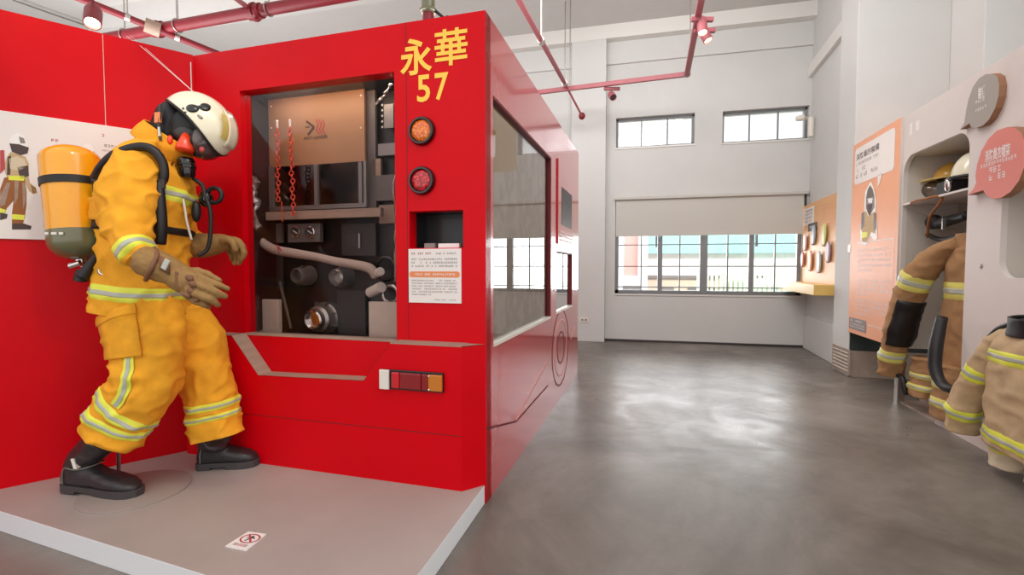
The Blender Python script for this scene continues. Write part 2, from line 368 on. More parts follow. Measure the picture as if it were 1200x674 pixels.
# ================================================================== SETTING
B = Fr((0, 7.2), 90)            # back wall: u = X, n = -Y... (n points to the camera)
def grid_wall(fr, u0, u1, z0, z1, holes, n0, n1, m):
    mb = MB(); us = sorted({u0, u1, *[h[0] for h in holes], *[h[1] for h in holes]}); zs = sorted({z0, z1, *[h[2] for h in holes], *[h[3] for h in holes]})
    inside = lambda u, z: any(h[0] < u < h[1] and h[2] < z < h[3] for h in holes)
    cells = {(i, j) for i in range(len(us)-1) for j in range(len(zs)-1) if not inside((us[i]+us[i+1])/2, (zs[j]+zs[j+1])/2)}
    for (i, j) in cells:
        a, b, c, d = us[i], us[i+1], zs[j], zs[j+1]
        for n in (n0, n1): mb.quad(fr, a, b, c, d, n, m)
        for (di, dj, e) in ((-1, 0, (a, a, c, d)), (1, 0, (b, b, c, d)), (0, -1, (a, b, c, c)), (0, 1, (a, b, d, d))):
            if (i+di, j+dj) not in cells:
                x0, x1, y0, y1 = e; mb.add([fr(x0, n0, y0), fr(x1, n0, y1), fr(x1, n1, y1), fr(x0, n1, y0)], [(0, 1, 2, 3)], m)
    return mb
ZC = 4.47
LW = (-0.236, 2.215, 0.695, 2.04); U1 = (-0.236, 0.83, 2.79, 3.215); U2 = (1.19, 2.25, 2.775, 3.205)
mk('wall_back', grid_wall(B, -11, 2.55, 0, ZC, [LW, U1, U2], 0, -0.28, 'wall'), kind='structure')
mb = MB(); mb.add([(-11, -3, 0), (6, -3, 0), (6, 7.5, 0), (-11, 7.5, 0), (-11, -3, -0.1), (6, -3, -0.1), (6, 7.5, -0.1), (-11, 7.5, -0.1)], [(0, 1, 2, 3), (4, 5, 6, 7), (0, 1, 5, 4), (1, 2, 6, 5), (2, 3, 7, 6), (3, 0, 4, 7)], 'concrete')
mk('floor', mb, kind='structure', origin=(0, 0, 0))
mb = MB(); mb.box(WORLD, -11, 6, -7.5, -1.2, ZC, ZC+0.1, 'ceil'); mk('ceiling', mb, kind='structure')
mb = MB(); mb.box(WORLD, -0.86, -0.372, -7.2, -7.04, 0, ZC, 'wall'); mk('wall_pillar', mb, kind='structure', bevel=0.006)
mb = MB(); mb.box(WORLD, -11, 2.6, -7.2, -7.035, 4.28, ZC, 'trimw'); mk('trim_1', mb, kind='structure')
mb = MB(); mb.box(WORLD, -11, 2.3, -7.2, -7.165, 3.97, 4.28, 'wall'); mk('trim_2', mb, kind='structure', bevel=0.004)
mb = MB(); mb.box(WORLD, -7, -0.372, -5.3, -5.0, 4.2, ZC, 'ceil'); mk('trim_3', mb, kind='structure')
mb = MB(); mb.box(WORLD, -7, 6, -3.0, -2.55, 4.25, ZC, 'ceil'); mk('trim_4', mb, kind='structure')
mb = MB(); mb.box(WORLD, -11.1, -11, -7.5, -2, 0, ZC, 'wall'); mk('wall_left', mb, kind='structure')
# right side: recessed wall, low ledge, pillar, then the wall steps back behind the cabinet
RW = Fr((2.27, 7.2), 3.2)
mb = MB(); mb.box(RW, -1.5, 0.3, 0, 0.9, 0, ZC, 'wall'); mk('wall_right', mb, kind='structure')
mb = MB(); mb.box(RW, -1.5, 0, -0.03, 0.05, 0, 0.44, 'wall'); mk('trim_5', mb, kind='structure', bevel=0.008)
mb = MB(); mb.box(RW, -1.5, 0, -0.05, 0.1, 3.56, 3.72, 'trimw'); mk('trim_6', mb, kind='structure', bevel=0.01)
mb = MB(); mb.box(WORLD, 2.085, 2.84, -5.79, -5.395, 0, ZC, 'wall'); mb.box(WORLD, 2.84, 6, -5.9, -5.6, 0, ZC, 'wall'); mb.box(WORLD, 2.84, 3.14, -5.7, -4.95, 0, ZC, 'wall'); 
mk('wall_pier', mb, kind='structure', bevel=0.006)
mb = MB(); mb.box(WORLD, 3.14, 6, -4.95, -4.7, 0, ZC, 'wall'); mk('wall_right_near', mb, kind='structure')
mb = MB(); mb.box(WORLD, 2.09, 2.9, -5.395, -5.365, 0, 0.26, 'woodb'); mk('baseboard_right', mb, kind='structure', bevel=0.003)
mb = MB(); mb.box(WORLD, 2.09, 2.9, -5.395, -5.38, 0.26, 0.75, 'green'); mk('trim_7', mb, kind='structure')
mb = MB(); mb.box(WORLD, -0.372, 2.24, -7.2, -7.19, 0, 0.03, 'darkg'); mk('baseboard_back', mb, kind='structure')

# windows
def window(n, r, cols, rows_z, fw=0.035, heavy=()):
    mb = MB(); u0, u1, z0, z1 = r
    mb.box(B, u0, u1, -0.07, -0.13, z0, z0+fw, 'frame'); mb.box(B, u0, u1, -0.07, -0.13, z1-fw, z1, 'frame')
    mb.box(B, u0, u0+fw, -0.07, -0.13, z0, z1, 'frame'); mb.box(B, u1-fw, u1, -0.07, -0.13, z0, z1, 'frame')
    o = mk('window_%d' % n, mb, kind='structure')
    for c in cols:
        q = MB(); q.box(B, c-0.009, c+0.009, -0.085, -0.115, z0+fw, z1-fw, 'frame'); mk('glazing_bar', q, o)
    for c, hw in heavy:
        q = MB(); q.box(B, c-hw, c+hw, -0.065, -0.13, z0, z1, 'frame'); mk('mullion', q, o)
    for z in rows_z:
        q = MB(); q.box(B, u0+fw, u1-fw, -0.09, -0.11, z-0.008, z+0.008, 'frame'); mk('glazing_bar', q, o)
    g = MB(); g.box(B, u0+fw, u1-fw, -0.098, -0.102, z0+fw, z1-fw, 'glass'); mk('pane', g, o)
    return o
w1 = window(1, LW, [0.135, 0.665, 1.30, 1.90], [0.79, 1.09, 1.40, 1.71], 0.05, [(0.395, 0.032), (0.985, 0.05), (1.60, 0.032)])
for c in (0.34, 1.655):
    q = MB(); q.box(B, c-0.012, c+0.012, -0.02, -0.065, 1.36, 1.52, 'frame'); mk('window_latch', q, w1)
window(2, U1, [0.12, 0.475], [], 0.03); window(3, U2, [1.545, 1.90], [], 0.03)
for k, r in enumerate((LW, U1, U2)):
    mb = MB(); mb.box(B, r[0]-0.01, r[1]+0.01, 0.012, -0.07, r[2]-0.022, r[2], 'trimw'); mk('trim_%d' % (8+k), mb, kind='structure')
# roller blind
bl = thing('roller_blind', 'wide light grey roller blind pulled halfway down over the big lower window', 'blind', (1.0, 7.17, 1.53))
mb = MB(); mb.box(B, -0.225, 2.20, 0.018, 0.022, 1.535, 2.04, 'blind'); mb.box(B, -0.225, 2.20, 0.012, 0.03, 1.52, 1.545, 'blind'); mk('blind_fabric', mb, bl)
mb = MB(); mb.box(B, -0.25, 2.255, 0.0, 0.06, 2.04, 2.085, 'blind'); mk('blind_cassette', mb, bl, bevel=0.008)
mb = MB(); mb.box(B, 2.215, 2.235, 0.0, 0.03, 1.3, 2.04, 'darkg'); mk('side_rail', mb, bl)
mb = MB(); mb.box(WORLD, -0.72, -0.60, -7.04, -7.03, 0.28, 0.35, 'offw'); so = mk('wall_socket', mb, label='small white double socket plate low on the white pillar beside the truck', cat='socket', bevel=0.003)
mb = MB(); mb.box(WORLD, -0.70, -0.67, -7.03, -7.028, 0.3, 0.33, 'inkg'); mk('outlet', mb, so); mb = MB(); mb.box(WORLD, -0.65, -0.62, -7.03, -7.028, 0.3, 0.33, 'inkg'); mk('outlet', mb, so)
# vent grille
mb = MB(); mb.box(WORLD, 0, 1, 0, 1, 0, 1, 'woodb'); mb.v = []; mb.f = []; mb.m = []
PX = Fr((2.085, 5.79), 0)
mb.box(PX, -0.45, -0.03, -0.012, 0.0, 0.02, 0.27, 'woodb')
for k in range(6): mb.box(PX, -0.42, -0.06, -0.018, -0.010, 0.05+k*0.035, 0.062+k*0.035, 'cabin')
mk('vent_grille', mb, label='small beige louvred grille low on the corner of the white pier', cat='vent', bevel=0.002)

# outside
def outside():
    b = thing('apartment_building', 'pale red building with white pilasters outside the left part of the big window', 'building', (-1.2, 13, -3))
    O = Fr((0, 13), 90); mb = MB(); mb.box(O, -5, 0.35, 0, -3, -3, 3.0, 'brickred'); mk('facade', mb, b)
    for x in (-2.4, -1.15, -0.32, 0.28): q = MB(); q.box(O, x-0.12, x+0.12, 0.12, 0, -3, 3.0, 'outw'); mk('pilaster', q, b)
    q = MB(); q.box(O, -5, 0.4, 0.1, 0, -3, 0.85, 'outw'); mk('lower_band', q, b)
    for x in (-1.8, -0.75, 0.0):
        q = MB(); q.box(O, x-0.22, x+0.22, 0.14, 0.1, -0.6, 0.6, 'alu'); mk('window', q, b)
    O2 = Fr((0, 16), 90)
    b2 = thing('white_building', 'white low building with a pale turquoise band behind the big window', 'building', (3.5, 16, -3))
    mb = MB(); mb.box(O2, 0.4, 12, 0, -3, -3, 1.75, 'outw'); mk('facade', mb, b2)
    q = MB(); q.box(O2, 0.4, 12, 0.25, 0, 1.5, 2.6, 'teal'); mk('turquoise_band', q, b2)
    q = MB(); q.box(O2, 0.4, 12, 0.12, 0, 0.72, 0.82, 'alu'); mk('ledge', q, b2)
    q = MB(); q.box(O2, 0.4, 2.7, 0.05, 0, -3, 0.7, 'outbe'); mk('beige_wall', q, b2)
    for x in (1.1, 1.9, 2.5): q = MB(); q.box(O2, x-0.2, x+0.2, 0.1, 0.05, -0.2, 0.45, 'alu'); mk('window', q, b2)
    f = thing('slatted_fence', 'pale green slatted fence outside the right half of the big window', 'fence', (3.6, 14.2, -1))
    O3 = Fr((0, 14.2), 90); mb = MB()
    for k in range(38): mb.box(O3, 1.75+k*0.12, 1.82+k*0.12, 0, -0.03, -1, 0.95, 'outg')
    mk('slats', mb, f); q = MB(); q.box(O3, 1.7, 6.4, 0.02, -0.05, 0.9, 0.97, 'outw'); mk('top_rail', q, f)
    mb = MB(); random.seed(3)
    for k in range(26):
        c = Vector((random.uniform(2.2, 4.6), 15.1+random.uniform(-.15, .15), random.uniform(-0.6, 0.7))); r = random.uniform(.25, .5)
        mb.ell(c, (r, 0, 0), (0, r, 0), (0, 0, r), 'outg', 10, 6)
    mk('hedge_foliage', mb, label='pale green hedge behind the slatted fence outside', cat='hedge')
    mb = MB(); mb.add([(-12, 7.6, -3), (16, 7.6, -3), (16, 30, -3), (-12, 30, -3)], [(0, 1, 2, 3)], 'ground'); mk('street_ground', mb, kind='structure')
outside()

# ================================================================== TRUCK DISPLAY
TC = flr(570, 590); TA = 2.34
TF = Fr(TC, TA-90)      # front: u to the left, n into the truck
TS = Fr(TC, TA)         # side: u to the back, n out to the aisle
truck = thing('fire_truck_display', 'big red plywood fire truck rear with yellow characters and the number 57', 'display', (TC.x, TC.y, 0))
ZT = 2.205; W_ = 1.65; LEN = 2.78
HOLE = (0.45, 1.345, 0.73, 1.99); HOLE2 = (0.108, 0.378, 1.168, 1.339)
mk('front_panel', grid_wall(TF, 0, W_, 0, ZT, [HOLE, HOLE2], 0, 0.07, 'red'), truck)
G1 = (0.106, 1.425, 0.715, 1.865); G2 = (1.655, 2.40, 0.725, 1.20)
mk('side_panel', grid_wall(TS, 0.002, LEN, 0, ZT, [G1, G2], 0, -0.04, 'redside'), truck)
mb = MB(); mb.box(TS, LEN-0.04, LEN, -1.72, -0.04, 0, ZT, 'red'); mk('rear_panel', mb, truck)
mb = MB(); mb.box(TS, 0.0, LEN, -1.72, -1.68, 0, ZT, 'red'); mk('far_side_panel', mb, truck)
# narrow vertical seam on the right column and seams on the side
mb = MB(); mb.box(TF, 0.3865, 0.389, -0.0015, 0, 0.74, ZT, 'groove'); mk('panel_seam', mb, truck)
mb = MB()
def line(mb, fr, pts, wd, n0, n1, m):
    for (a, b), (c, d) in zip(pts, pts[1:]):
        L = math.hypot(c-a, d-b); ox, oz = -(d-b)/L*wd/2, (c-a)/L*wd/2
        mb.prism(fr, [(a+ox, b+oz), (c+ox, d+oz), (c-ox, d-oz), (a-ox, b-oz)], n0, n1, m)
line(mb, TS, [(0.0, 0.345), (0.50, 0.225), (1.34, 0.225+0.0)], 0.010, 0, 0.002, 'groove'); mk('panel_seam', mb, truck)
mb = MB(); line(mb, TS, [(0.50, 0.232), (1.33, 0.40)], 0.008, 0, 0.003, 'seam'); mk('light_trim_line', mb, truck); mb = MB(); line(mb, TS, [(2.35, 0.42), (2.6, 0.50)], 0.01, 0, 0.003, 'seam'); mk('light_trim_line', mb, truck)
# carved extinguisher outlines on the side
for R in (0.36, 0.27, 0.15):
    mb = MB(); pts = [(1.86+R*cos(a)*1.0, 0.42+R*sin(a)*0.85) for a in [2*pi*k/40 for k in range(41)]]
    line(mb, TS, pts, 0.012, 0, 0.002, 'groove' if R != 0.27 else 'seam'); mk('carved_ring', mb, truck)
# side window frames and glazing (printed compartments seen through glossy panes)
def printed():
    m = mat('printed_compartment', '9a8f86', 0.5); nt = m.node_tree; b = nt.nodes['Principled BSDF']
    tc = nt.nodes.new('ShaderNodeTexCoord'); v = nt.nodes.new('ShaderNodeTexWave'); v.inputs['Scale'].default_value = 5; v.inputs['Distortion'].default_value = 9; v.inputs['Detail Scale'].default_value = 1.4
    r = nt.nodes.new('ShaderNodeValToRGB'); r.color_ramp.elements[0].color = col('dcd3ca'); r.color_ramp.elements[1].color = col('f2eae2')
    nt.links.new(tc.outputs['Object'], v.inputs[0]); nt.links.new(v.outputs['Fac'], r.inputs[0]); nt.links.new(r.outputs[0], b.inputs['Base Color']); return m
M['print'] = printed()
M['pane'] = glass('glossy_pane', 'f0ece8', 0.12, 0.0)
for g in (G1, G2):
    mb = MB(); mb.quad(TS, g[0], g[1], g[2], g[3], -0.020, 'pane'); p = mk('side_window', mb, truck)
    mb = MB()
    mb.box(TS, g[0], g[1], -0.035, 0.004, g[2]-0.012, g[2]+0.004, 'offw'); mb.box(TS, g[0], g[1], -0.035, 0.002, g[3]-0.008, g[3]+0.006, 'groove')
    mb.box(TS, g[1]-0.006, g[1]+0.012, -0.035, 0.002, g[2], g[3], 'groove'); mk('window_trim', mb, truck)
mb = MB(); mb.box(TS, 0.09, 2.5, -0.045, -0.035, 0.70, 1.90, 'print'); mk('printed_compartment', mb, truck)
mb = MB(); mb.prism(TS, [(0.11, 1.52), (0.62, 1.63), (0.62, 1.86), (0.11, 1.86)], -0.035, -0.030, 'yelwood'); mk('yellow_reflection_board', mb, truck, label='yellow board added behind the side pane as a painted reflection')  # board added in place of a yellow reflection in the pane
# upper side hatch (raised pinkish panel with a small window)
hp = MB(); hp.prism(TS, [(1.665, 1.26), (2.42, 1.26), (2.42, 1.88), (1.665, 1.92)], 0, 0.012, 'redside'); hp = mk('side_hatch', hp, truck, bevel=0.004)
mb = MB(); mb.box(TS, 1.80, 2.30, 0.012, 0.014, 1.42, 1.72, 'darkg'); mk('hatch_window', mb, hp)
mb = MB()
for k in range(3): mb.box(TS, 1.72, 2.38, 0.012, 0.018, 1.29+k*0.032, 1.302+k*0.032, 'seam')
mk('hatch_louvre', mb, hp)
# text
tx = MB(); g = lambda px, py: TF.uz(px, py)
def txt(body, c0, c1, m, name, bold):
    (u0, z0), (u1, z1) = c0, c1
    t = MB(); t.text(TF, body, u0, u1, z0, z1, -0.002, m, bold=bold); mk(name, t, truck)
txt('永', (0.417, 1.962), (0.256, 2.128), 'yellowl', 'yellow_lettering', 0.022)
txt('華', (0.243, 1.985), (0.083, 2.148), 'yellowl', 'yellow_lettering', 0.016)
txt('5', (0.332, 1.836), (0.266, 1.958), 'yellowl', 'yellow_lettering', 0.018)
txt('7', (0.243, 1.836), (0.176, 1.958), 'yellowl', 'yellow_lettering', 0.018)
# round signal lamps
for (px, py, mm, lb) in ((495, 154, 'ledo', 'orange round lamp'), (495, 212, 'ledr', 'red round lamp')):
    u, z = TF.uz(px, py); c = TF(u, 0, z); n = -TF.n
    mb = MB(); mb.lathe(c, n, [(0.0, 0), (0.066, 0), (0.066, 0.012), (0.060, 0.022), (0.052, 0.022), (0.050, 0.008), (0.0, 0.008)], 'blackg'); rim = mk('signal_lamp', mb, truck, smooth=True, label=lb)
    mb = MB(); mb.lathe(c, n, [(0.0, 0.009), (0.050, 0.009), (0.048, 0.016), (0.03, 0.021), (0.0, 0.023)], mm); mk('lens', mb, rim, smooth='all')
# small niche with things in it
mb = MB(); u0, u1, z0, z1 = HOLE2
mb.box(TF, u0-0.01, u1+0.01, 0.18, 0.19, z0-0.01, z1+0.01, 'blackin'); mb.box(TF, u0-0.01, u1+0.01, 0.07, 0.18, z1, z1+0.01, 'blackin'); mb.box(TF, u0-0.01, u1+0.01, 0.07, 0.18, z0-0.01, z0, 'blackin')
mb.box(TF, u0-0.01, u0, 0.07, 0.18, z0, z1, 'blackin'); mb.box(TF, u1, u1+0.01, 0.07, 0.18, z0, z1, 'blackin'); mk('niche_box', mb, truck)
mb = MB(); mb.box(TF, 0.145, 0.25, 0.04, 0.06, z0, z0+0.022, 'white'); mk('paper_card', mb, truck); mb = MB(); mb.box(TF, 0.268, 0.322, 0.04, 0.06, z0, z0+0.024, 'inkg'); mk('grey_card', mb, truck)
mb = MB(); mb.ell(TF(0.135, 0.12, 1.31), TF.d*0.02, TF.n*0.012, (0, 0, 0.012), 'greymesh', 12, 8); mb.cyl(TF(0.135, 0.12, 1.30), TF(0.14, 0.12, 1.21), 0.012, 'greymesh', 10); mb.ell(TF(0.125, 0.08, z0+0.012), TF.d*0.016, TF.n*0.01, (0, 0, 0.011), 'greymesh', 12, 8); mk('niche_fitting', mb, truck, smooth=True)
# information sheet
sh = MB(); sh.box(TF, 0.117, 0.381, -0.006, 0, 0.914, 1.164, 'paper'); sh = mk('information_sheet', sh, truck)
mb = MB(); n = -0.0068
mb.rows(TF, 0.365, 0.26, 1.138, 0.010, n, 'inkr'); mb.rows(TF, 0.24, 0.135, 1.138, 0.009, n, 'inkg')
for z in (1.112, 1.096, 1.080): mb.rows(TF, 0.365, 0.135, z, 0.009, n, 'inkg')
mb.prism(TF, [(0.365+0.012*cos(a)+0.0, 1.046+0.014*sin(a)) if cos(a) > 0 else (0.135+0.012*cos(a), 1.046+0.014*sin(a)) for a in [2*pi*(k+.5)/20 for k in range(20)]], n, -0.006, 'orangepale')
mb.rows(TF, 0.36, 0.14, 1.041, 0.010, n-0.0006, 'white')
for z in (1.014, 1.001, 0.988, 0.975, 0.962, 0.949): mb.rows(TF, 0.365, 0.135 if z != .949 else .26, z, 0.007, n, 'inkg')
mb.rows(TF, 0.25, 0.135, 0.926, 0.006, n, 'inkg'); mk('small_print', mb, sh)

# bumper with a trapezoid cut-out
BF = Fr(TF(0, -0.09, 0), TA-90)
zp = 0.085
mb = MB()
TOPZ = 0.729; prof = [(0.083, zp), (0.083, TOPZ), (0.434, TOPZ), (0.575, 0.547), (1.183, 0.535), (1.344, TOPZ), (1.66, TOPZ), (1.66, zp)]
mb.prism(BF, prof, 0, 0.09, 'red')
mb.flat([tuple(BF(0.083, 0, 0)[:2]), tuple(TF(0.006, 0, 0)[:2]), tuple(TF(0.09, 0, 0)[:2])], zp, TOPZ, 'red')
bump = mk('bumper', mb, truck)
mb = MB(); mb.prism(BF, [(0.083, TOPZ), (0.083, TOPZ+0.006), (0.434, TOPZ+0.006), (0.434, TOPZ)], 0.0, 0.088, 'wood')
def lid(a, b):
    mb.add([BF(a[0], 0, a[1]+0.002), BF(b[0], 0, b[1]+0.002), BF(b[0], 0.089, b[1]+0.002), BF(a[0], 0.089, a[1]+0.002)], [(0, 1, 2, 3)], 'wood')
lid((0.434, TOPZ), (0.575, 0.547)); lid((0.575, 0.547), (1.183, 0.535)); lid((1.181, 0.535), (1.342, TOPZ)); lid((1.344, TOPZ), (1.66, TOPZ))
mb.add([TF(0.006, 0, TOPZ+0.003), BF(0.083, 0, TOPZ+0.003), TF(0.09, 0, TOPZ+0.003)], [(0, 1, 2)], 'wood')
mk('raw_wood_edge', mb, bump)
mb = MB(); mb.box(BF, 0.083, 1.66, -0.0012, 0, 0.331, 0.334, 'groove'); mk('panel_seam', mb, bump)
# tail light cluster
tl = MB(); tl.box(BF, 0.165, 0.478, -0.012, 0, 0.522, 0.612, 'blackg'); tl = mk('tail_light', tl, truck, bevel=0.003)
def seg(name, a, b, mm, z0=0.530, z1=0.603, dn=0.022):
    q = MB(); q.box(BF, a, b, -dn, -0.011, z0, z1, mm); return mk(name, q, tl, bevel=0.004)
seg('clear_lens', 0.43, 0.478, 'offw', 0.522, 0.612, 0.026); seg('red_reflector', 0.378, 0.418, 'redtail2'); seg('dark_red_lens', 0.27, 0.376, 'redtail'); seg('dark_red_lens', 0.235, 0.268, 'redtail'); seg('amber_lens', 0.167, 0.233, 'ambtail', dn=0.026)
q = MB(); q.ell(BF(0.228, -0.027, 0.597), TF.d*0.005, TF.n*0.004, (0, 0, 0.005), 'chrome', 10, 6); mk('screw', q, tl); q = MB(); q.ell(BF(0.228, -0.027, 0.536), TF.d*0.005, TF.n*0.004, (0, 0, 0.005), 'chrome', 10, 6); mk('screw', q, tl)

# display cavity: pump panel, board, windows
hu0, hu1, hz0, hz1 = HOLE; DP = 0.30
mb = MB(); mb.box(TF, hu0-0.05, hu1+0.05, DP, DP+0.02, hz0-0.02, hz1+0.05, 'blackin')
mb.box(TF, hu0-0.05, hu1+0.05, 0.07, DP, hz1+0.03, hz1+0.05, 'blackin'); mb.box(TF, hu0-0.05, hu0-0.03, 0.07, DP, hz0, hz1+0.03, 'blackin')
mb.box(TF, hu1+0.03, hu1+0.05, 0.07, DP, hz0, hz1+0.03, 'blackin'); mb.box(TF, hu0-0.05, hu1+0.05, 0.07, DP, hz0-0.04, hz0-0.02, 'blackin'); mk('cavity_lining', mb, truck)
mb = MB(); mb.box(TF, hu0+.05, hu1-.05, 0.071, 0.078, hz1+0.012, hz1+0.025, 'bulb'); mk('added_light_strip', mb, truck)  # unseen strip, with the lamp below, added to brighten the cavity
lamp('AREA', TF((hu0+hu1)/2, 0.11, hz1+0.01), TF((hu0+hu1)/2, 0.22, 1.2), .8, (1, .93, .86), shape='RECTANGLE', size=0.85, size_y=0.05)
mb = MB(); mb.box(TF, hu0, hu1, 0.035, 0.038, hz0, hz1, 'plexi'); px_ = mk('plexiglass_sheet', mb, truck)
mb = MB(); mb.box(TF, hu0, hu1, -0.002, 0.06, hz0-0.008, hz0+0.002, 'wood'); mk('raw_wood_sill', mb, truck)
BD = 0.24
def I(px, py, n=BD): return TF.uz(px, py, n)
def ibox(mb, x0, y0, x1, y1, n, th, m):
    (a, za), (b, zb) = I(x0, (y0+y1)/2, n)[0:1]+(I((x0+x1)/2, y0, n)[1],), I(x1, (y0+y1)/2, n)[0:1]+(I((x0+x1)/2, y1, n)[1],)
    mb.box(TF, a, b, n, n+th, za, zb, m)
    return a, b, za, zb
mb = MB(); a, b, za, zb = ibox(mb, 313, 107, 427, 193, 0.225, 0.02, 'beige'); bd = mk('beige_board', mb, truck, bevel=0.002)
mb = MB()
K0 = 0.224
def kp(px, py): return TF.uz(px, py, K0)
for (p, q_, wd) in (((359, 142), (368, 149), .012), ((368, 149), (361, 158), .012), ((358, 149), (363, 149), .006)):
    line(mb, TF, [kp(*p), kp(*q_)], wd, K0-0.001, K0, 'ink')
for dx in (0, 3.6, 7.2): line(mb, TF, [kp(370+dx, 140), kp(373+dx, 146), kp(370.5+dx, 152), kp(374+dx, 157)], 0.006, K0-0.001, K0, 'inkr')
a1, z1_ = kp(356, 164); b1, z2_ = kp(384, 158); mb.text(TF, 'ANT LEADER', a1, b1, z1_, z1_+0.016, K0-0.001, 'ink', bold=0.01); mk('printed_logo', mb, bd)
fr_ = MB()
for (x0, y0, x1, y1) in ((315, 195, 320, 246), (368, 193, 372, 243), (420, 190, 424, 240), (426, 188, 429, 242), (315, 240, 428, 245)): ibox(fr_, x0, y0, x1, y1, 0.21, 0.02, 'alu')
fr_ = mk('cab_window_frame', fr_, truck)
for (x0, y0, x1, y1) in ((320, 194, 368, 241), (372, 191, 420, 240)):
    q = MB(); ibox(q, x0, y0, x1, y1, 0.225, 0.006, 'blackg'); mk('dark_pane', q, fr_)
mb = MB(); ibox(mb, 304, 246, 446, 256, 0.19, 0.03, 'wood'); mk('timber_rail', mb, truck)
mb = MB()
for (x0, y0, x1, y1, m_) in ((292, 110, 300, 250, 'greymesh'), (303, 118, 309, 248, 'beige'), (288, 172, 312, 178, 'beige'), (430, 100, 440, 250, 'greymesh'), (443, 168, 463, 182, 'alu'), (434, 186, 446, 206, 'wood'), (450, 122, 461, 150, 'alu'), (440, 205, 463, 235, 'greymesh')): ibox(mb, x0, y0, x1, y1, 0.255, 0.02, m_)
mk('cabinet_clutter', mb, truck)
for (x0, y0, x1, y1, m_) in ((300, 262, 330, 285, 'greymesh'), (304, 300, 330, 340, 'darkg'), (400, 262, 440, 300, 'darkg'), (395, 340, 428, 392, 'darkg'), (444, 240, 462, 262, 'wood')):
    q = MB(); ibox(q, x0, y0, x1, y1, 0.265, 0.02, m_); mk('pump_panel_plate', q, truck, bevel=.003)
for k, (px, py) in enumerate(((325, 112), (350, 109), (380, 107), (410, 105), (423, 112), (423, 150), (318, 150), (318, 125))):
    u, z = TF.uz(px, py, .224); q = MB(); q.ell(TF(u, .223, z), TF.d*.005, TF.n*.003, (0, 0, .005), 'white', 8, 6); mk('board_screw', q, bd)
mb = MB()
for k in range(5): u, z = I(448, 123+k*6.5, 0.25); mb.ell(TF(u, 0.25, z), TF.d*0.006, TF.n*0.004, (0, 0, 0.006), 'white', 8, 6)
mk('indicator_dot', mb, truck)
# gauges, couplings
ga = MB(); ibox(ga, 337, 262, 375, 284, 0.235, 0.03, 'greymesh'); ga = mk('gauge_panel', ga, truck, bevel=0.003)
for px in (347, 364):
    u, z = I(px, 272, 0.23); q = MB(); q.lathe(TF(u, 0.235, z), -TF.n, [(0, 0), (0.032, 0), (0.032, 0.014), (0.026, 0.016), (0.025, 0.010), (0, 0.010)], 'chrome'); q.lathe(TF(u, 0.235, z), -TF.n, [(0, 0.0105), (0.025, 0.0105), (0, 0.011)], 'darkg'); q.obox(TF(u, 0.222, z), TF.d+Vector((0, 0, .6)), TF.n, (0, 0, 1), 0.017, 0.001, 0.002, 'white'); mk('gauge', q, ga, smooth=True)
def coupling(px, py, r, mm='steel', big=False):
    u, z = I(px, py, 0.22); c = TF(u, 0.30, z); q = MB()
    q.lathe(c, -TF.n, [(0, 0), (r, 0), (r, 0.05), (r*0.86, 0.065), (r*0.80, 0.10), (r*0.62, 0.11), (r*0.58, 0.06), (0, 0.06)], mm)
    for k in range(8 if big else 4):
        a = 2*pi*k/(8 if big else 4)+0.4; d = TF.d*cos(a)+Vector((0, 0, sin(a))); q.ell(c-TF.n*0.06+d*r*0.93, d*r*0.2, -TF.n*0.02, Vector((0, 0, 1)).cross(d).normalized()*r*0.14 if abs(d.z) < .99 else TF.d*r*.14, mm, 10, 6)
    if big: q.lathe(c-TF.n*0.11, -TF.n, [(r*0.60, 0), (r*0.60, 0.03), (r*0.5, 0.035), (r*0.46, 0.01), (0, 0.01)], 'chrome')
    mk('hose_coupling', q, truck, smooth=True)
coupling(396, 325, 0.058, 'steel'); coupling(351, 323, 0.056, 'greymesh'); coupling(375, 374, 0.092, 'steel', True)
mb = MB(); ibox(mb, 290, 351, 326, 391, 0.15, 0.03, 'cardpl'); mk('steel_step_plate', mb, truck, bevel=0.003)
mb = MB(); ibox(mb, 432, 354, 466, 399, 0.10, 0.03, 'cardpl'); mk('steel_step_plate', mb, truck, bevel=0.003)
mb = MB(); u, z = I(421, 280, 0.25)
mb.cyl(TF(u, 0.25, z-0.05), TF(u, 0.25, z+0.03), 0.006, 'steel'); mb.obox(TF(I(385, 304, .2)[0], 0.2, I(385, 304, .2)[1]), TF.d+Vector((0, 0, -0.15)), TF.n, (0, 0, 1), 0.03, 0.006, 0.006, 'chrome')
mb.tube([TF(*(lambda q: (q[0], 0.26, q[1]))(I(x, y, .26))) for x, y in ((328, 330), (335, 360), (341, 385))], 0.008, 'greymesh', 8); mk('lever', mb, truck)
# white cylinders at the right of the cavity
mb = MB()
for (x0, y0, x1, y1, r) in ((434, 343, 453, 336, .028), (438, 322, 452, 318, .022)):
    a_, b_ = I(x0, y0, .2), I(x1, y1, .2); mb.cyl(TF(a_[0], .2, a_[1]), TF(b_[0], .15, b_[1]), r, 'offw')
mk('white_nozzle', mb, truck, smooth=True)
mb = MB(); u, z = I(452, 315, .22); mb.torus(TF(u, .22, z), TF.d, (0, 0, 1), 0.06, 0.012, 'blackg'); u, z = I(458, 345, .22)
mb.torus(TF(u, .22, z), TF.d, (0, 0, 1), 0.045, 0.012, 'foil'); mk('coiled_cable', mb, truck, smooth=True)
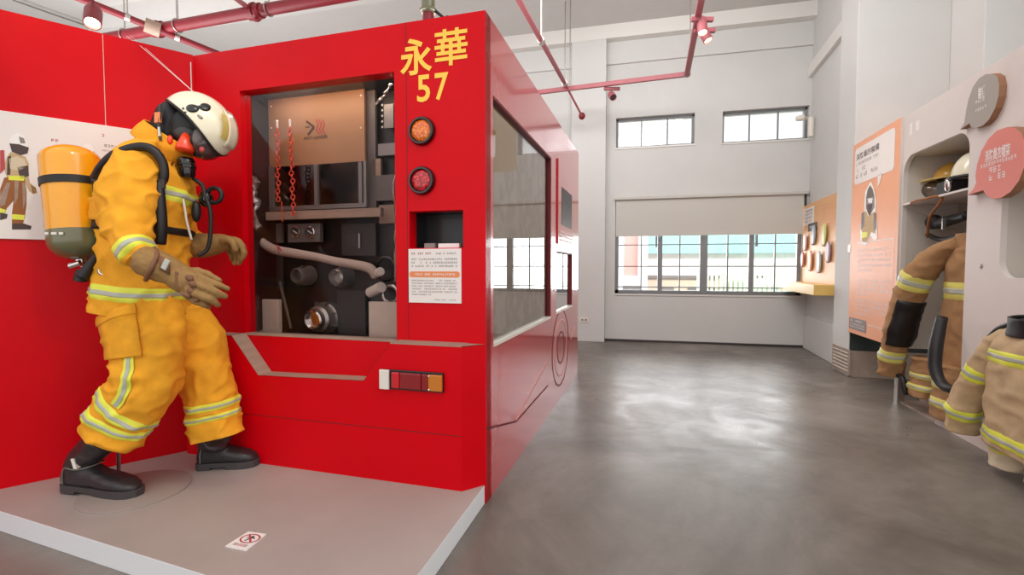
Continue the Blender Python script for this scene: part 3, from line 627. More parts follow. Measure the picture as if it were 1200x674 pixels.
# bundles of wrinkled film along the sides of the sheet
def film(x0, y0, x1, y1, wd, seed, n=0.05):
    random.seed(seed); q = MB(); P = []
    for k in range(13):
        t = k/12; u, z = TF.uz(x0+(x1-x0)*t, y0+(y1-y0)*t, n)
        P.append((TF(u+random.uniform(-1, 1)*wd*.4, n+random.uniform(0, .02), z), random.uniform(.35, 1)*wd))
    q.tube([p for p, r in P], [r for p, r in P], 'foil', 7)
    return q
q = film(294, 205, 299, 268, 0.032, 5, 0.1); q2 = film(285, 120, 286, 260, 0.004, 6); mk('crinkled_film', q, truck); mk('crinkled_film', q2, truck)
q = film(461, 205, 463, 330, 0.010, 8); mk('crinkled_film', q, truck); q = film(440, 124, 459, 98, 0.011, 9, 0.08); mk('crinkled_film', q, truck)
# hose in the cavity (hangs from its coupling): a thing of its own
ho = thing('canvas_fire_hose', 'pale canvas hose drooping across the pump panel behind the clear sheet', 'hose', tuple(TF(0.95, 0.2, 1.0)))
def ip(px, py, n): u, z = I(px, py, n); return TF(u, n, z)
mb = MB(); mb.tube([ip(298, 266, .17), ip(303, 280, .17), ip(320, 292, .165), ip(345, 297, .16), ip(370, 301, .16), ip(392, 306, .16), ip(415, 310, .16), ip(434, 315, .16), ip(440, 325, .17)], [.020, .024, .026, .025, .022, .022, .024, .026, .02], 'hose', 14, 6); mk('hose_body', mb, ho, smooth='all')
mb = MB(); mb.cyl(ip(327, 290, .137), ip(330, 294, .137), 0.004, 'inkr'); mb.tube([ip(325, 287, .14), ip(328, 297, .14)], .004, 'inkr', 8); mk('red_marking', mb, ho)
mb = MB(); mb.cyl(ip(294, 256, .17), ip(299, 268, .17), 0.03, 'chrome'); mb.torus(ip(296, 260, .17), TF.d, TF.n, .03, .006, 'chrome'); mk('coupling', mb, ho, smooth=True)
# plastic chains
def chain(x0, y0, x1, y1, n, lb):
    a, b = ip(x0, y0, n), ip(x1, y1, n); q = MB(); L = (b-a).length; k = int(L/0.021)
    t = thing('plastic_chain', lb, 'chain', tuple(a), group=None)
    for i in range(k):
        c = a.lerp(b, (i+.5)/k)+TF.d*0.004*sin(i*1.3); ax = TF.d if i % 2 else (TF.d*0.55+TF.n*0.8); 
        R = []
        q.torus(c, ax.normalized()*1, (0, 0, 1), 0.013, 0.0036, 'chainm', 14, 6)
    mk('links', q, t, smooth='all'); h = MB(); h.cyl(a, a+Vector((0, 0, .035)), .006, 'white', 10); h.ell(a+Vector((0, 0, .035)), TF.d*.008, TF.n*.008, (0, 0, .008), 'white', 10, 6); mk('white_hook', h, t, smooth=True); return t
chain1 = chain(325, 150, 326, 236, 0.16, 'orange plastic chain hanging in front of the beige board, the left one')
chain(340, 149, 344, 252, 0.16, 'orange plastic chain hanging in front of the beige board, the right one')
mb = MB(); mb.tube([ip(330, 236, .16), ip(331, 260, .16)], .003, 'chainm', 8); mk('orange_cord', mb, chain1)

# left red wall with poster
LC = TF(W_, 0, 0); LF = Fr(LC, 36-180)      # u toward the camera side, n ?
sgn = 1 if (CP-LC).dot(LF.n) > 0 else -1
mb = MB(); mb.box(LF, 0, 2.4, 0, -0.05*sgn, 0, ZT+0.005, 'red'); lw = mk('red_partition', mb, label='tall red display partition left of the truck carrying the white poster', cat='partition')
mb = MB(); mb.box(LF, 0.366, 0.369, 0, 0.0015*sgn, 1.7, ZT, 'seam'); mk('panel_seam', mb, lw)
mb = MB(); mb.tube([LF(0.012, 0.012*sgn, 1.95), LF(0.012, 0.012*sgn, ZT-.04)], .0025, 'offw', 6); mk('painted_gap_light', mb, lw)  # off-white rod stands for light showing through the corner gap
po = MB()
po.box(LF, 0.252, 1.35, 0, 0.012*sgn, 1.205, 1.768, 'paper'); po = mk('wall_poster', po, label='white poster with printed firefighter pictures on the red partition', cat='poster', bevel=0.002)
mb = MB(); nn = 0.0128*sgn
def L_(px, py): return LF.uz(px, py, nn)
def lpoly(pts, m, k=0): mb.poly(LF, [L_(*p) for p in pts], nn+0.0004*sgn*k, m)
def lrow(x0, y0, x1, h, m):
    (a, z), (b, _) = L_(x0, y0), L_(x1, y0); mb.rows(LF, a, b, z, h, nn, m)
lrow(60, 166, 72, .014, 'inkr'); lrow(119, 160, 131, .014, 'inkr'); lrow(122, 172, 142, .013, 'inkg'); lrow(120, 177, 146, .007, 'inkg')
# printed firefighter walking (left picture)
lpoly([(8, 184), (12, 178), (20, 180), (30, 184), (34, 192), (33, 205), (35, 214), (42, 222), (40, 228), (34, 224), (30, 216), (28, 208), (8, 208), (4, 196)], 'tanlite')
lpoly([(5, 208), (29, 208), (31, 225), (31, 240), (29, 255), (27, 262), (14, 262), (14, 250), (16, 235), (8, 244), (4, 254), (0, 256), (0, 222)], 'brownc')
lpoly([(14, 251), (29, 252), (28, 258), (14, 257)], 'lime', 1); lpoly([(14, 262), (28, 262), (37, 265), (36, 269), (14, 269)], 'ink')
lpoly([(0, 244), (7, 246), (5, 250), (0, 249)], 'lime', 1); lpoly([(0, 249), (9, 251), (8, 256), (0, 258)], 'ink', 1)
lpoly([(11, 164), (14, 158), (21, 156), (28, 159), (32, 168), (33, 172), (22, 170), (12, 170)], 'white'); lpoly([(11, 168), (22, 169), (34, 173), (32, 180), (24, 182), (14, 178)], 'ink', 1)
lpoly([(0, 176), (5, 176), (6, 198), (0, 204)], 'inkr', 1); lpoly([(20, 196), (33, 194), (34, 206), (24, 210)], 'ink', 1); lpoly([(9, 184), (13, 182), (12, 205), (8, 205)], 'ink', 1); lpoly([(10, 206), (29, 206), (28, 212), (10, 211)], 'lime', 1)
lpoly([(10, 186), (20, 183), (29, 187), (31, 196), (22, 200), (12, 198)], 'paletan', 1); lpoly([(17, 212), (22, 212), (21, 232), (17, 240)], 'wood', 1); lpoly([(26, 214), (30, 214), (30, 236), (27, 246)], 'wood', 1)
lpoly([(8, 214), (12, 214), (6, 240), (1, 242), (0, 230)], 'wood', 1); lpoly([(36, 216), (42, 220), (43, 226), (38, 227)], 'glove', 2); lpoly([(22, 160), (28, 162), (30, 168), (24, 168)], 'inkg', 2)
# second figure's helmet showing above the tank
lpoly([(97, 172), (101, 168), (107, 170), (111, 178), (98, 177)], 'white'); lpoly([(98, 175), (111, 178), (109, 184), (100, 182)], 'ink', 1)
lpoly([(98, 184), (118, 186), (122, 205), (112, 222), (98, 222)], 'tanlite'); mk('printed_figures', mb, po)

# platform
pr = [tuple(flr(568, 569, zp)[:2]), (-0.668, 1.165), (-2.80, 1.412), tuple(LF(0.86, 0, 0)[:2]), tuple(LF(0.02, 0, 0)[:2]), tuple(TF(0.02, 0, 0)[:2])]
mb = MB(); mb.flat(pr, 0, zp, 'plat', 'platside'); mk('display_platform', mb, label='low beige platform with white edges under the yellow mannequin', cat='platform', bevel=0.002)
# no-step sign lying on the platform
sg = MB(); cs = [flr(x, y, zp)[:2] for x, y in ((264, 641), (289, 646), (312, 627), (291, 624))]; sg.flat([tuple(c) for c in cs], zp, zp+0.004, 'white')
sg = mk('do_not_climb_sign', sg, label='small white sign with a red crossed-out figure lying on the platform', cat='sign')
mb = MB(); A0, A1, A3 = [Vector((c[0], c[1], zp+0.0046)) for c in (cs[0], cs[1], cs[3])]; e1 = (A1-A0); e2 = (A3-A0)
def sp(a, b, k=0): return A0+e1*a+e2*b+Vector((0, 0, .0003*k))
cc = [(0.5, 0.62)]
N = 32
for i in range(N):
    t0, t1 = 2*pi*i/N, 2*pi*(i+1)/N
    q4 = [sp(.5+.40*cos(t0), .62+.30*sin(t0)), sp(.5+.40*cos(t1), .62+.30*sin(t1)), sp(.5+.33*cos(t1), .62+.245*sin(t1)), sp(.5+.33*cos(t0), .62+.245*sin(t0))]; mb.add(q4, [(0, 1, 2, 3)], 'inkr')
mb.add([sp(.24, .80, 1), sp(.30, .84, 1), sp(.76, .44, 1), sp(.70, .40, 1)], [(0, 1, 2, 3)], 'inkr')
for pl in ([(.46, .80), (.54, .80), (.55, .74), (.45, .74)], [(.42, .73), (.58, .73), (.56, .58), (.44, .58)], [(.44, .58), (.51, .58), (.45, .44), (.38, .45)], [(.5, .58), (.56, .58), (.66, .52), (.62, .48)], [(.58, .72), (.7, .66), (.68, .63), (.57, .66)], [(.42, .72), (.3, .64), (.33, .61), (.44, .66)]):
    mb.add([sp(a, b, .5) for a, b in pl], [tuple(range(4))], 'ink')
mk('crossed_figure', mb, sg)
mb = MB()
for k in range(6):
    a = .2+k*.105
    for q in range(3): mb.add([sp(a, .13+.05*q), sp(a+.08, .13+.05*q), sp(a+.08, .155+.05*q), sp(a, .155+.05*q)], [(0, 1, 2, 3)], 'ink' if k in (0, 5) else 'inkr')
mk('sign_print', mb, sg)

# ================================================================== MANNEQUIN
mq = thing('firefighter_mannequin', 'mannequin in yellow firefighter suit, cream helmet and air cylinder bending towards the truck', 'mannequin', (-2.13, 1.75, zp))
def s_(px, D): return px*D/FPX
def key(x, y, hw, D, dep): return (at(x, y, D), dep*.9, s_(hw, D)*.90)
REF = FW
# base disc and rod
mb = MB(); mb.lathe((-2.13, 1.65, zp), (0, 0, 1), [(0, 0), (0.207, 0), (0.207, 0.007), (0.203, 0.009), (0, 0.009)], 'disc', 64); mk('base_plate', mb, mq, smooth=True)
mb = MB(); mb.cyl(at(139, 557, 2.26), at(139, 480, 2.2), 0.008, 'steel'); mk('support_rod', mb, mq, smooth=True)
# trousers
nl = Cloth([key(170, 345, 36, 2.17, .13), key(169, 366, 43, 2.14, .135), key(172, 400, 43, 2.11, .125), key(173, 432, 42, 2.10, .12), key(167, 458, 38, 2.10, .118), key(145, 484, 37, 2.10, .115), key(130, 512, 36, 2.10, .11)], REF, 72, 16, 0.0115, 9, 3)
fl = Cloth([key(192, 348, 24, 2.27, .11), key(206, 370, 34, 2.30, .13), key(227, 402, 35, 2.33, .12), key(243, 450, 32, 2.35, .115), key(250, 485, 30.5, 2.36, .11), key(255, 511, 30, 2.36, .105)], REF, 72, 16, 0.011, 9, 11)
tr = MB(); nl.mesh(tr, 'gold'); fl.mesh(tr, 'gold'); tr = mk('trousers', tr, mq, smooth='all')
for cl, a, b in ((nl, .75, .83), (nl, .845, .915), (fl, .69, .755), (fl, .775, .835)): tape(cl, tr, a, b)
def vstrip(cl, a, b, th, w1_, par, t2=None):
    q = MB(); t2 = th if t2 is None else t2
    cl.strip(q, a, b, th-w1_, th+w1_, 'lime', .005, t2-w1_, t2+w1_); cl.strip(q, a, b, th-w1_*.36, th+w1_*.36, 'silver', .0075, t2-w1_*.36, t2+w1_*.36); mk('reflective_stripe', q, par, smooth='all')
vstrip(nl, .37, .74, .5, .024, tr, .5)
# cargo pocket on the near leg
q = MB(); 
for (a, b, t0, t1, o) in ((.20, .42, .44, .62, .010), (.18, .23, .435, .625, .014)): nl.strip(q, a, b, t0, t1, 'gold', o)
mk('cargo_pocket', q, tr, smooth='all', solid=0.008)
# jacket
tor = Cloth([key(168, 362, 50, 2.2, .215), key(169, 340, 50, 2.19, .21), key(170, 310, 47, 2.18, .185), key(171, 275, 49, 2.18, .185), key(174, 240, 50, 2.18, .20), key(177, 212, 46, 2.19, .205), key(182, 190, 37, 2.2, .17), key(190, 172, 26, 2.2, .10), key(197, 160, 20, 2.2, .085)], REF, 80, 14, 0.012, 9, 21)
slv = Cloth([key(172, 178, 20, 2.10, .06), key(160, 193, 29, 2.02, .085), key(151, 222, 37, 1.97, .095), key(150, 250, 34, 1.94, .090), key(150, 272, 28, 1.92, .08), key(155, 288, 22, 1.90, .07), key(166, 303, 18.5, 1.89, .060)], REF, 72, 16, 0.0105, 10, 31)
fsl = Cloth([key(192, 185, 20, 2.34, .07), key(200, 215, 24, 2.42, .07), key(206, 250, 22, 2.42, .07), key(216, 275, 19, 2.38, .06), key(236, 288, 16, 2.34, .055)], REF, 40, 10, 0.008, 9, 41)
jk = MB(); tor.mesh(jk, 'gold'); slv.mesh(jk, 'gold'); fsl.mesh(jk, 'gold'); jk = mk('jacket', jk, mq, smooth='all')
tape(tor, jk, .085, .175); tape(slv, jk, .82, .97); tape(tor, jk, .50, .575)
vstrip(tor, .17, .36, .36, .013, jk)
# pockets / flaps on chest side
q = MB(); tor.strip(q, .41, .49, .30, .45, 'gold', .014); mk('chest_pocket', q, jk, smooth='all', solid=.008)
# zip line on the front
# collar
cl = Cloth([(at(186, 176, 2.2), .10, s_(30, 2.2)), (at(193, 167, 2.2), .095, s_(31, 2.2)), (at(199, 158, 2.2), .088, s_(29, 2.2))], REF, 48, 6, .005, 9, 5)
q = MB(); cl.mesh(q, 'gold', cap0=False, cap1=False); mk('collar', q, jk, smooth='all', solid=.008)
# belt of the harness
ha = MB(); tor.band(ha, .375, .415, 'black', .010)
ha.tube([at(112, 208, 2.03), at(118, 197, 1.99), at(132, 183, 1.97), at(150, 175, 1.97), at(168, 172, 1.98), at(182, 178, 1.99), at(191, 192, 2.0), at(192, 208, 2.0), at(187, 216, 2.0)], .018, 'black', 12, 5)
ha.tube([at(187, 213, 1.99), at(188, 240, 1.98), at(189, 265, 1.98), at(188, 286, 1.99)], [.016, .020, .022, .02], 'black', 8, 4)
ha.tube([at(113, 206, 2.05), at(118, 240, 2.1), at(120, 280, 2.1), at(116, 306, 2.1), at(106, 320, 2.1)], [.022, .02, .022, .026, .02], 'black', 10, 4)
ha.tube([at(113, 300, 2.06), at(105, 312, 2.04), at(96, 326, 2.03)], [.016, .02, .024], 'black', 8, 4)
ha = mk('harness', ha, mq, smooth='all')
q = MB(); q.obox(at(187, 216, 1.985), RT, FW, UP, .022, .008, .018, 'darkg'); q.torus(at(112, 207, 2.02), RT, UP, .016, .006, 'darkg', 16, 8); mk('buckle', q, ha, bevel=.003)
q = MB()
q.torus(at(121, 317, 2.04), RT, UP, .018, .006, 'chrome', 18, 8); q.torus(at(118, 312, 2.06), RT, UP, .022, .005, 'chrome', 18, 8); q.cyl(at(112, 316, 2.05), at(122, 312, 2.05), .008, 'blackg'); mk('regulator_ring', q, ha, smooth=True)
# air cylinder
ta, tb = at(81, 171, 2.12), at(95, 305, 2.12); ax = (tb-ta); Lt = ax.length; R0 = .106
prof = [(0, 0)]+[(R0*sin(a), R0*.62*(1-cos(a))) for a in [pi/2*k/9 for k in range(1, 10)]]+[(R0, Lt*.72)]
tkm = MB(); tkm.lathe(ta, ax, prof+[(R0, Lt*.745)], 'tank', 48); tank = mk('air_cylinder', tkm, mq, smooth=50)
q = MB(); q.lathe(ta, ax, [(R0+.0015, Lt*.745), (R0+.0015, Lt*.84)]+[(R0*cos(a)+.001, Lt*.84+Lt*.16*sin(a)) for a in [pi/2*k/8 for k in range(1, 8)]]+[(.02, Lt)], 'olive', 48); mk('olive_cylinder_base', q, tank, smooth=60)
q = MB()
bx_, by_ = ta+ax*.30, ax.normalized()
q.lathe(bx_, ax, [(R0-.002, 0), (R0+.005, 0), (R0+.005, .032), (R0-.002, .032)], 'black', 48); q.obox(bx_+by_*.016-RT*(R0+.004), by_, FW, RT, .02, .03, .008, 'black'); mk('cylinder_strap', q, tank, smooth=50)
q = MB(); q.cyl(tb-by_*.01, tb+by_*.03, .022, 'chrome'); q.cyl(at(83, 312, 2.1), at(95, 308, 2.1), .014, 'chrome'); q.lathe(at(96, 316, 2.07), by_-RT*.2, [(0, 0), (.018, 0), (.024, .02), (.026, .05), (0, .055)], 'black', 16)
mk('valve', q, tank, smooth=True)
q = MB(); 
for k, wv in enumerate((.010, .016, .012)): 
    c = ta+ax*.79-FW*(R0+.003)-RT*(.035-.03*k); q.obox(c, RT, UP, FW, wv*.7, .005, .0015, 'offw')
mk('white_marking', q, tank)

# ---- boots
def boot(heel, toe, top, lb, lift=0.0):
    heel, toe = Vector(heel), Vector(toe); a = (toe-heel); L = a.length; a.normalize(); b = Vector((-a.y, a.x, 0)); z = Vector((0, 0, 1)); z0 = heel.z
    def P(x, y, h): return Vector((heel.x, heel.y, z0))+a*x*L+b*y+z*h
    q = MB(); R = []
    for (x, wd, h0, h1) in ((.0, .018, .03, .06), (.03, .036, .022, .10), (.12, .044, .020, .12), (.28, .046, .020, .125), (.42, .046, .020, .118), (.56, .050, .020, .100), (.70, .054, .020, .088), (.84, .052, .020, .076), (.94, .040, .020, .062), (1.0, .016, .024, .045)):
        R.append([P(x, wd*(abs(cos(t))**.8)*(1 if cos(t) > 0 else -1), (h0+h1)/2+(h1-h0)/2*(abs(sin(t))**.75)*(1 if sin(t) > 0 else -1)) for t in [2*pi*j/28 for j in range(28)]])
    q.rings(R, 'boot')
    tp = Vector(top); an = P(.20, 0, .07); md = P(.20, 0, .13).lerp(tp, .35)
    q.tube([an, P(.19, 0, .12), md, tp], [.046, .052, .060, .070], 'boot', 24, 5)
    def dsp(v, n):
        h = v.z-z0; k = noise.noise(Vector((v.x*14, v.y*14, v.z*38)))*.006 if h > .09 else noise.noise(v*20)*.0015
        return v+n*k
    q = remesh(q, .0075, 'boot', 5, dsp); bo = mk('boot', q, mq, smooth='all', label=lb)
    s = MB(); out = [(-.01, 0), (.0, .028), (.06, .042), (.25, .044), (.5, .048), (.7, .056), (.86, .054), (.96, .042), (1.015, .018)]
    pl = out+[(x, -y) for x, y in reversed(out)][:-1]
    def slab(h0, h1, x0=-1, x1=2):
        pp = [(x, y) for x, y in pl if x0 <= x <= x1]; k = len(pp)
        V = [P(x, y, h0) for x, y in pp]+[P(x, y, h1) for x, y in pp]
        s.add(V, [tuple(range(k)), tuple(range(2*k-1, k-1, -1))]+[(i, (i+1) % k, k+(i+1) % k, k+i) for i in range(k)], 'sole')
    slab(.012, .034); slab(0, .013, -1, .3); slab(0, .013, .45, 2); mk('sole', s, bo, bevel=.002)
    s = MB(); s.tube([P(.10, -.044, .040), P(.11, -.046, .09), P(.17, -.052, .118), P(.30, -.052, .115), P(.42, -.040, .122), P(.45, 0, .125)], .003, 'piping', 8, 5)
    s.tube([P(.10, .044, .040), P(.11, .046, .09), P(.17, .052, .118), P(.30, .052, .115), P(.42, .040, .122), P(.45, 0, .125)], .003, 'piping', 8, 5); mk('grey_piping', s, bo, smooth='all')
    return bo, P
h1 = flr(78, 574, zp); t1 = flr(163, 583, zp)
b1, P1 = boot((h1.x, h1.y, zp+.006), (t1.x, t1.y, zp+.006), at(124, 512, 2.10), 'near boot standing on the round base plate')
q = MB(); q.obox(at(91, 542, 2.09), RT, FW, UP-RT*.3, .007, .02, .022, 'offw'); mk('pale_heel_patch', q, b1)
h2 = flr(232, 549, zp); t2 = flr(303, 544, zp)
boot((h2.x, h2.y, zp), (t2.x, t2.y, zp), at(254, 512, 2.36), 'far boot nearest the truck')

# ---- gloves
def glove(pts, fingers, thumb, cuff, lb, pads=True):
    """pts: wrist, palm start, knuckles ; fingers: list of joint chains with radius"""
    q = MB()
    q.tube([p for p, r, e in pts], [r for p, r, e in pts], 'glove', 20, 5)
    for ch, r in fingers+[thumb]:
        r *= 1.28
        q.tube(ch, [r*1.05, r*1.05, r, r*.9, r*.75][:len(ch)] if len(ch) > 3 else [r]*len(ch), 'glove', 12, 4); q.ell(ch[-1], RT*r*.8, FW*r*.8, UP*r*.8, 'glove', 10, 8)
    q = remesh(q, .004, 'glove', 2, lambda v, n: v+n*noise.noise(v*45)*.003)
    return mk('glove', q, mq, smooth='all', label=lb)
Dn = 1.87
def A(x, y, d=0): return at(x, y, Dn+d)
pts = [(A(165, 303), .052, 0), (A(174, 307), .058, 0), (A(188, 313), .058, 0), (A(202, 319), .052, 0), (A(213, 327), .050, 0), (A(223, 333), .046, 0), (A(231, 338), .036, 0)]
fing = [([A(222, 322, -.01), A(236, 326, -.012), A(248, 331, -.012), A(258, 335, -.008), A(266, 338, 0)], .0115),
        ([A(222, 330, -.03), A(236, 335, -.04), A(248, 340, -.04), A(257, 345, -.03), A(263, 347, -.015)], .0125),
        ([A(220, 338, -.035), A(231, 345, -.045), A(242, 349, -.045), A(250, 353, -.035), A(255, 357, -.02)], .0125),
        ([A(216, 342, -.02), A(225, 350, -.03), A(233, 354, -.03), A(240, 357, -.025), A(244, 359, -.01)], .0115)]
th = ([A(214, 318, .02), A(226, 318, .03), A(238, 320, .035), A(248, 324, .035), A(256, 329, .03)], .0125)
g1 = glove(pts, fing, th, None, 'near leather glove reaching forward with spread fingers')
q = MB()
for k, (x, y) in enumerate(((222, 326), (226, 333), (224, 341), (219, 346))): q.ell(A(x, y, -.052), RT*.016-UP*.004, UP*.013, FW*.010, 'glovep', 12, 8)
for (x, y) in ((240, 330), (241, 339), (236, 348), (230, 352)): q.ell(A(x, y, -.05 if y > 335 else -.02), RT*.010, UP*.007, FW*.008, 'glovep', 12, 8)
q2 = MB(); q2.obox(A(207, 327, -.045), RT*1+UP*-.5, UP, FW, .006, .028, .004, 'glovep'); mk('knuckle_pad', q, g1, smooth='all'); mk('wrist_strap', q2, g1, bevel=.002)
q = MB(); q.tube([A(181, 291, .02), A(184, 299, -.035), A(179, 311, -.06), A(174, 322, -.05), A(171, 328, 0)], .009, 'glovep', 10, 4); q.obox(A(193, 311, -.055), RT*.9+UP*-.5, UP, FW, .020, .026, .004, 'glovep'); mk('cuff_strap', q, g1, smooth='all')
q = MB(); q.obox(A(194, 310, -.061), RT+UP*-.6, UP+RT*.5, FW, .011, .020, .004, 'silver'); mk('silver_patch', q, g1, bevel=.003)
Df = 2.32
def Af(x, y, d=0): return at(x, y, Df+d)
pts = [(Af(226, 288), .058, 0), (Af(236, 288), .060, 0), (Af(247, 287), .054, 0), (Af(257, 285), .045, 0), (Af(266, 285), .038, 0), (Af(272, 287), .030, 0)]
fing = [([Af(268, 281, -.02), Af(277, 282, -.025), Af(283, 288, -.025), Af(286, 297, -.02), Af(283, 304, -.01)], .0125),
        ([Af(268, 284, 0), Af(276, 287, 0), Af(281, 294, 0), Af(282, 302, 0), Af(280, 308, .005)], .0125),
        ([Af(266, 287, .02), Af(273, 291, .025), Af(277, 298, .025), Af(277, 304, .02), Af(275, 308, .015)], .012),
        ([Af(263, 289, .04), Af(269, 294, .045), Af(272, 300, .045), Af(271, 304, .04)], .011)]
th = ([Af(260, 283, -.045), Af(268, 281, -.055), Af(274, 286, -.06), Af(276, 293, -.055)], .0125)
g2 = glove(pts, fing, th, None, 'far leather glove with curled fingers beside the display opening')
# ---- head, hood, mask, helmet
hf = (RT*.737-UP*.676); hu = (RT*.676+UP*.737); hs = -FW; HC = at(233, 148, 2.2); k_ = s_(1, 2.2)
def hp_(x, y, d=0.0): return at(x, y, 2.2)+hs*d
bd_ = MB()
bd_.ell(at(222, 152, 2.2), hf*.095, hs*.078, hu*.105, 'skin', 24, 16); bd_.tube([at(197, 172, 2.2), at(207, 160, 2.2), at(216, 150, 2.2)], [.07, .065, .07], 'skin', 20, 4)
bd_.ell(at(236, 166, 2.2), hf*.06, hs*.055, hu*.07, 'skin', 20, 12)
q = remesh(bd_, .008, 'black', 4); hd = mk('head', q, mq, smooth='all')
q = MB(); q.tube([at(190, 168, 2.2), at(199, 152, 2.2), at(206, 136, 2.2), at(212, 124, 2.2)], [.07, .075, .075, .05], 'black', 20, 4); mk('neck_hood', q, hd, smooth='all')
# mask
ms = MB(); ms.ell(hp_(243, 170), hf*.062, hs*.075, hu*.072, 'lens', 28, 18); ms = mk('face_mask', ms, mq, smooth='all', label='smoked lens with an orange cup')
q = MB(); q.torus(hp_(238, 166), hs, (RT*.3+UP).normalized(), .072, .009, 'black', 32, 10); q.ell(hp_(226, 160, .06), RT*.05, UP*.03, FW*.02, 'darkg', 16, 10); mk('mask_seal', q, ms, smooth='all')
q = MB(); q.lathe(hp_(229, 171, .065), (-UP-RT*.05-FW*.15), [(0, -.04), (.018, -.036), (.027, 0), (.036, .035), (.034, .045), (0, .048)], 'orangep', 24); q.ell(hp_(213, 170, .075), RT*.012, UP*.022, FW*.012, 'orangep', 14, 10); mk('orange_cup', q, ms, smooth='all')
q = MB(); q.ell(hp_(243, 166, .066), RT*.030+UP*.004, UP*.036, FW*.016, 'greymesh', 18, 12); q.ell(hp_(247, 180, .062), RT*.012, UP*.014, FW*.01, 'inkr', 12, 8); mk('grey_lens_oval', q, ms, smooth='all')  # grey oval part of the mask lens, with a red piece
q = MB(); q.lathe(hp_(224, 188, .035), -UP, [(0, 0), (.030, .0), (.037, .012), (.037, .03), (.041, .033), (.041, .045), (.037, .048), (.037, .072), (.030, .088), (0, .09)], 'blackg', 28); q.torus(hp_(221, 200, .06), RT, UP, .036, .004, 'chrome', 20, 6, 2.4, 4.2); q.torus(hp_(221, 200, .06), RT, UP, .034, .004, 'chrome', 20, 6, -.2, .8); mk('demand_valve', q, ms, smooth=True)
q = MB(); q.torus(hp_(248, 228, -.02), RT, UP, .034, .010, 'black', 28, 10); q.ell(hp_(238, 232, -.02), RT*.03, UP*.04, FW*.03, 'blackg', 16, 10); q.tube([hp_(221, 205, .02), hp_(236, 216, .0), hp_(240, 228, 0), hp_(246, 245, 0), hp_(247, 268, 0), hp_(243, 292, 0), hp_(235, 300, .02)], .009, 'black', 10, 5)
q.tube([hp_(214, 205, .05), hp_(219, 218, .05), hp_(224, 240, .05), hp_(226, 262, .04), hp_(228, 282, .02)], .005, 'offw', 8, 5)
q.ell(hp_(230, 248, .0), RT*.02, UP*.05, FW*.02, 'black', 12, 8); mk('air_hose_and_gauge', q, mq, smooth='all')
q = MB(); q.tube([hp_(205, 132, .095), hp_(206, 145, .10), hp_(205, 158, .10), hp_(206, 172, .095)], .006, 'darkg', 8, 3); q.obox(hp_(204, 147, .10), RT+UP*.1, UP, FW, .012, .022, .006, 'orangepale'); q.tube([hp_(205, 157, .10), hp_(206, 168, .10)], .006, 'chrome', 8); mk('chin_strap', q, hd, smooth=30)
# helmet shell
def dome(ax_, ay_, az_, drop, seg=56, rg=20):
    V = []; F = []
    for i in range(rg+1):
        for j in range(seg):
            th = 2*pi*j/seg; c, s = cos(th), sin(th)
            e0 = drop(c, s); el = e0+(pi/2-e0)*i/rg
            r = cos(el); 
            V.append(HC+hf*ax_*c*r+hs*ay_*s*r+hu*az_*sin(el))
    for i in range(rg):
        for j in range(seg): F.append((i*seg+j, i*seg+(j+1) % seg, (i+1)*seg+(j+1) % seg, (i+1)*seg+j))
    return V, F
def drp(c, s): return .17*(1-abs(c)**1.6) - .20*max(0, c)**3 - .02
V, F_ = dome(.163, .122, .138, drp); q = MB(); q.add(V, F_, 'helmet'); hm = mk('helmet', q, mq, smooth='all', solid=.006)
rim = [V[j]*1.0 for j in range(56)]; q = MB(); q.tube(rim+[rim[0]], .006, 'black', 8); mk('helmet_rim', q, hm, smooth='all')
def onh(x, y, up=0.0):
    """point of the near helmet surface seen at a pixel of the photograph"""
    d = ray(x, y).normalized(); o = CP-HC; ax3 = ((hf, .163+up), (hs, .122+up), (hu, .138+up))
    A_ = sum((d.dot(v)/r)**2 for v, r in ax3); B_ = 2*sum(d.dot(v)*o.dot(v)/r**2 for v, r in ax3); C_ = sum((o.dot(v)/r)**2 for v, r in ax3)-1
    D_ = max(B_*B_-4*A_*C_, 0); t = (-B_-math.sqrt(D_))/(2*A_); return CP+d*t
def patch(mb, cx, cy, rx, ry, up, m, tilt=0.0, N=20, rings_=3):
    V = [onh(cx, cy, up)]; F = []
    for r in range(1, rings_+1):
        for j in range(N):
            a = 2*pi*j/N; x, y = rx*cos(a)*r/rings_, ry*(abs(sin(a))**.8)*(1 if sin(a) > 0 else -1)*r/rings_
            V.append(onh(cx+x*cos(tilt)-y*sin(tilt), cy+x*sin(tilt)+y*cos(tilt), up if r < rings_ else up-.006))
    for j in range(N): F.append((0, 1+j, 1+(j+1) % N))
    for r in range(1, rings_):
        for j in range(N): a, b = 1+(r-1)*N, 1+r*N; F.append((a+j, a+(j+1) % N, b+(j+1) % N, b+j))
    mb.add(V, F, m)
q = MB(); patch(q, 225.5, 127, 7.6, 4.8, .010, 'blackg', .1); patch(q, 240.5, 125.5, 6.6, 4.6, .010, 'blackg', .2); patch(q, 233, 125.5, 3, 2, .009, 'blackg'); mk('dark_goggles', q, hm, smooth='all')
q = MB(); patch(q, 214.5, 127, 1.6, 1.6, .006, 'darkg'); patch(q, 217, 131.5, 1.8, 1.2, .006, 'darkg'); patch(q, 234.5, 137, 4.5, 1.8, .007, 'alu', .6); mk('helmet_rivet', q, hm, smooth='all')
q = MB(); fv = []
for i in range(9):
    t = i/8; el = .12+1.15*t
    fv.append([HC+hf*(.163+.006)*cos(el)+hu*(.138+.006)*sin(el)+hs*y for y in (-.035, -.018, 0, .018, .035)])
q.add([p for r in fv for p in r], [(r*5+c, r*5+c+1, (r+1)*5+c+1, (r+1)*5+c) for r in range(8) for c in range(4)], 'helmet'); mk('helmet_crest', q, hm, smooth='all', solid=.005)
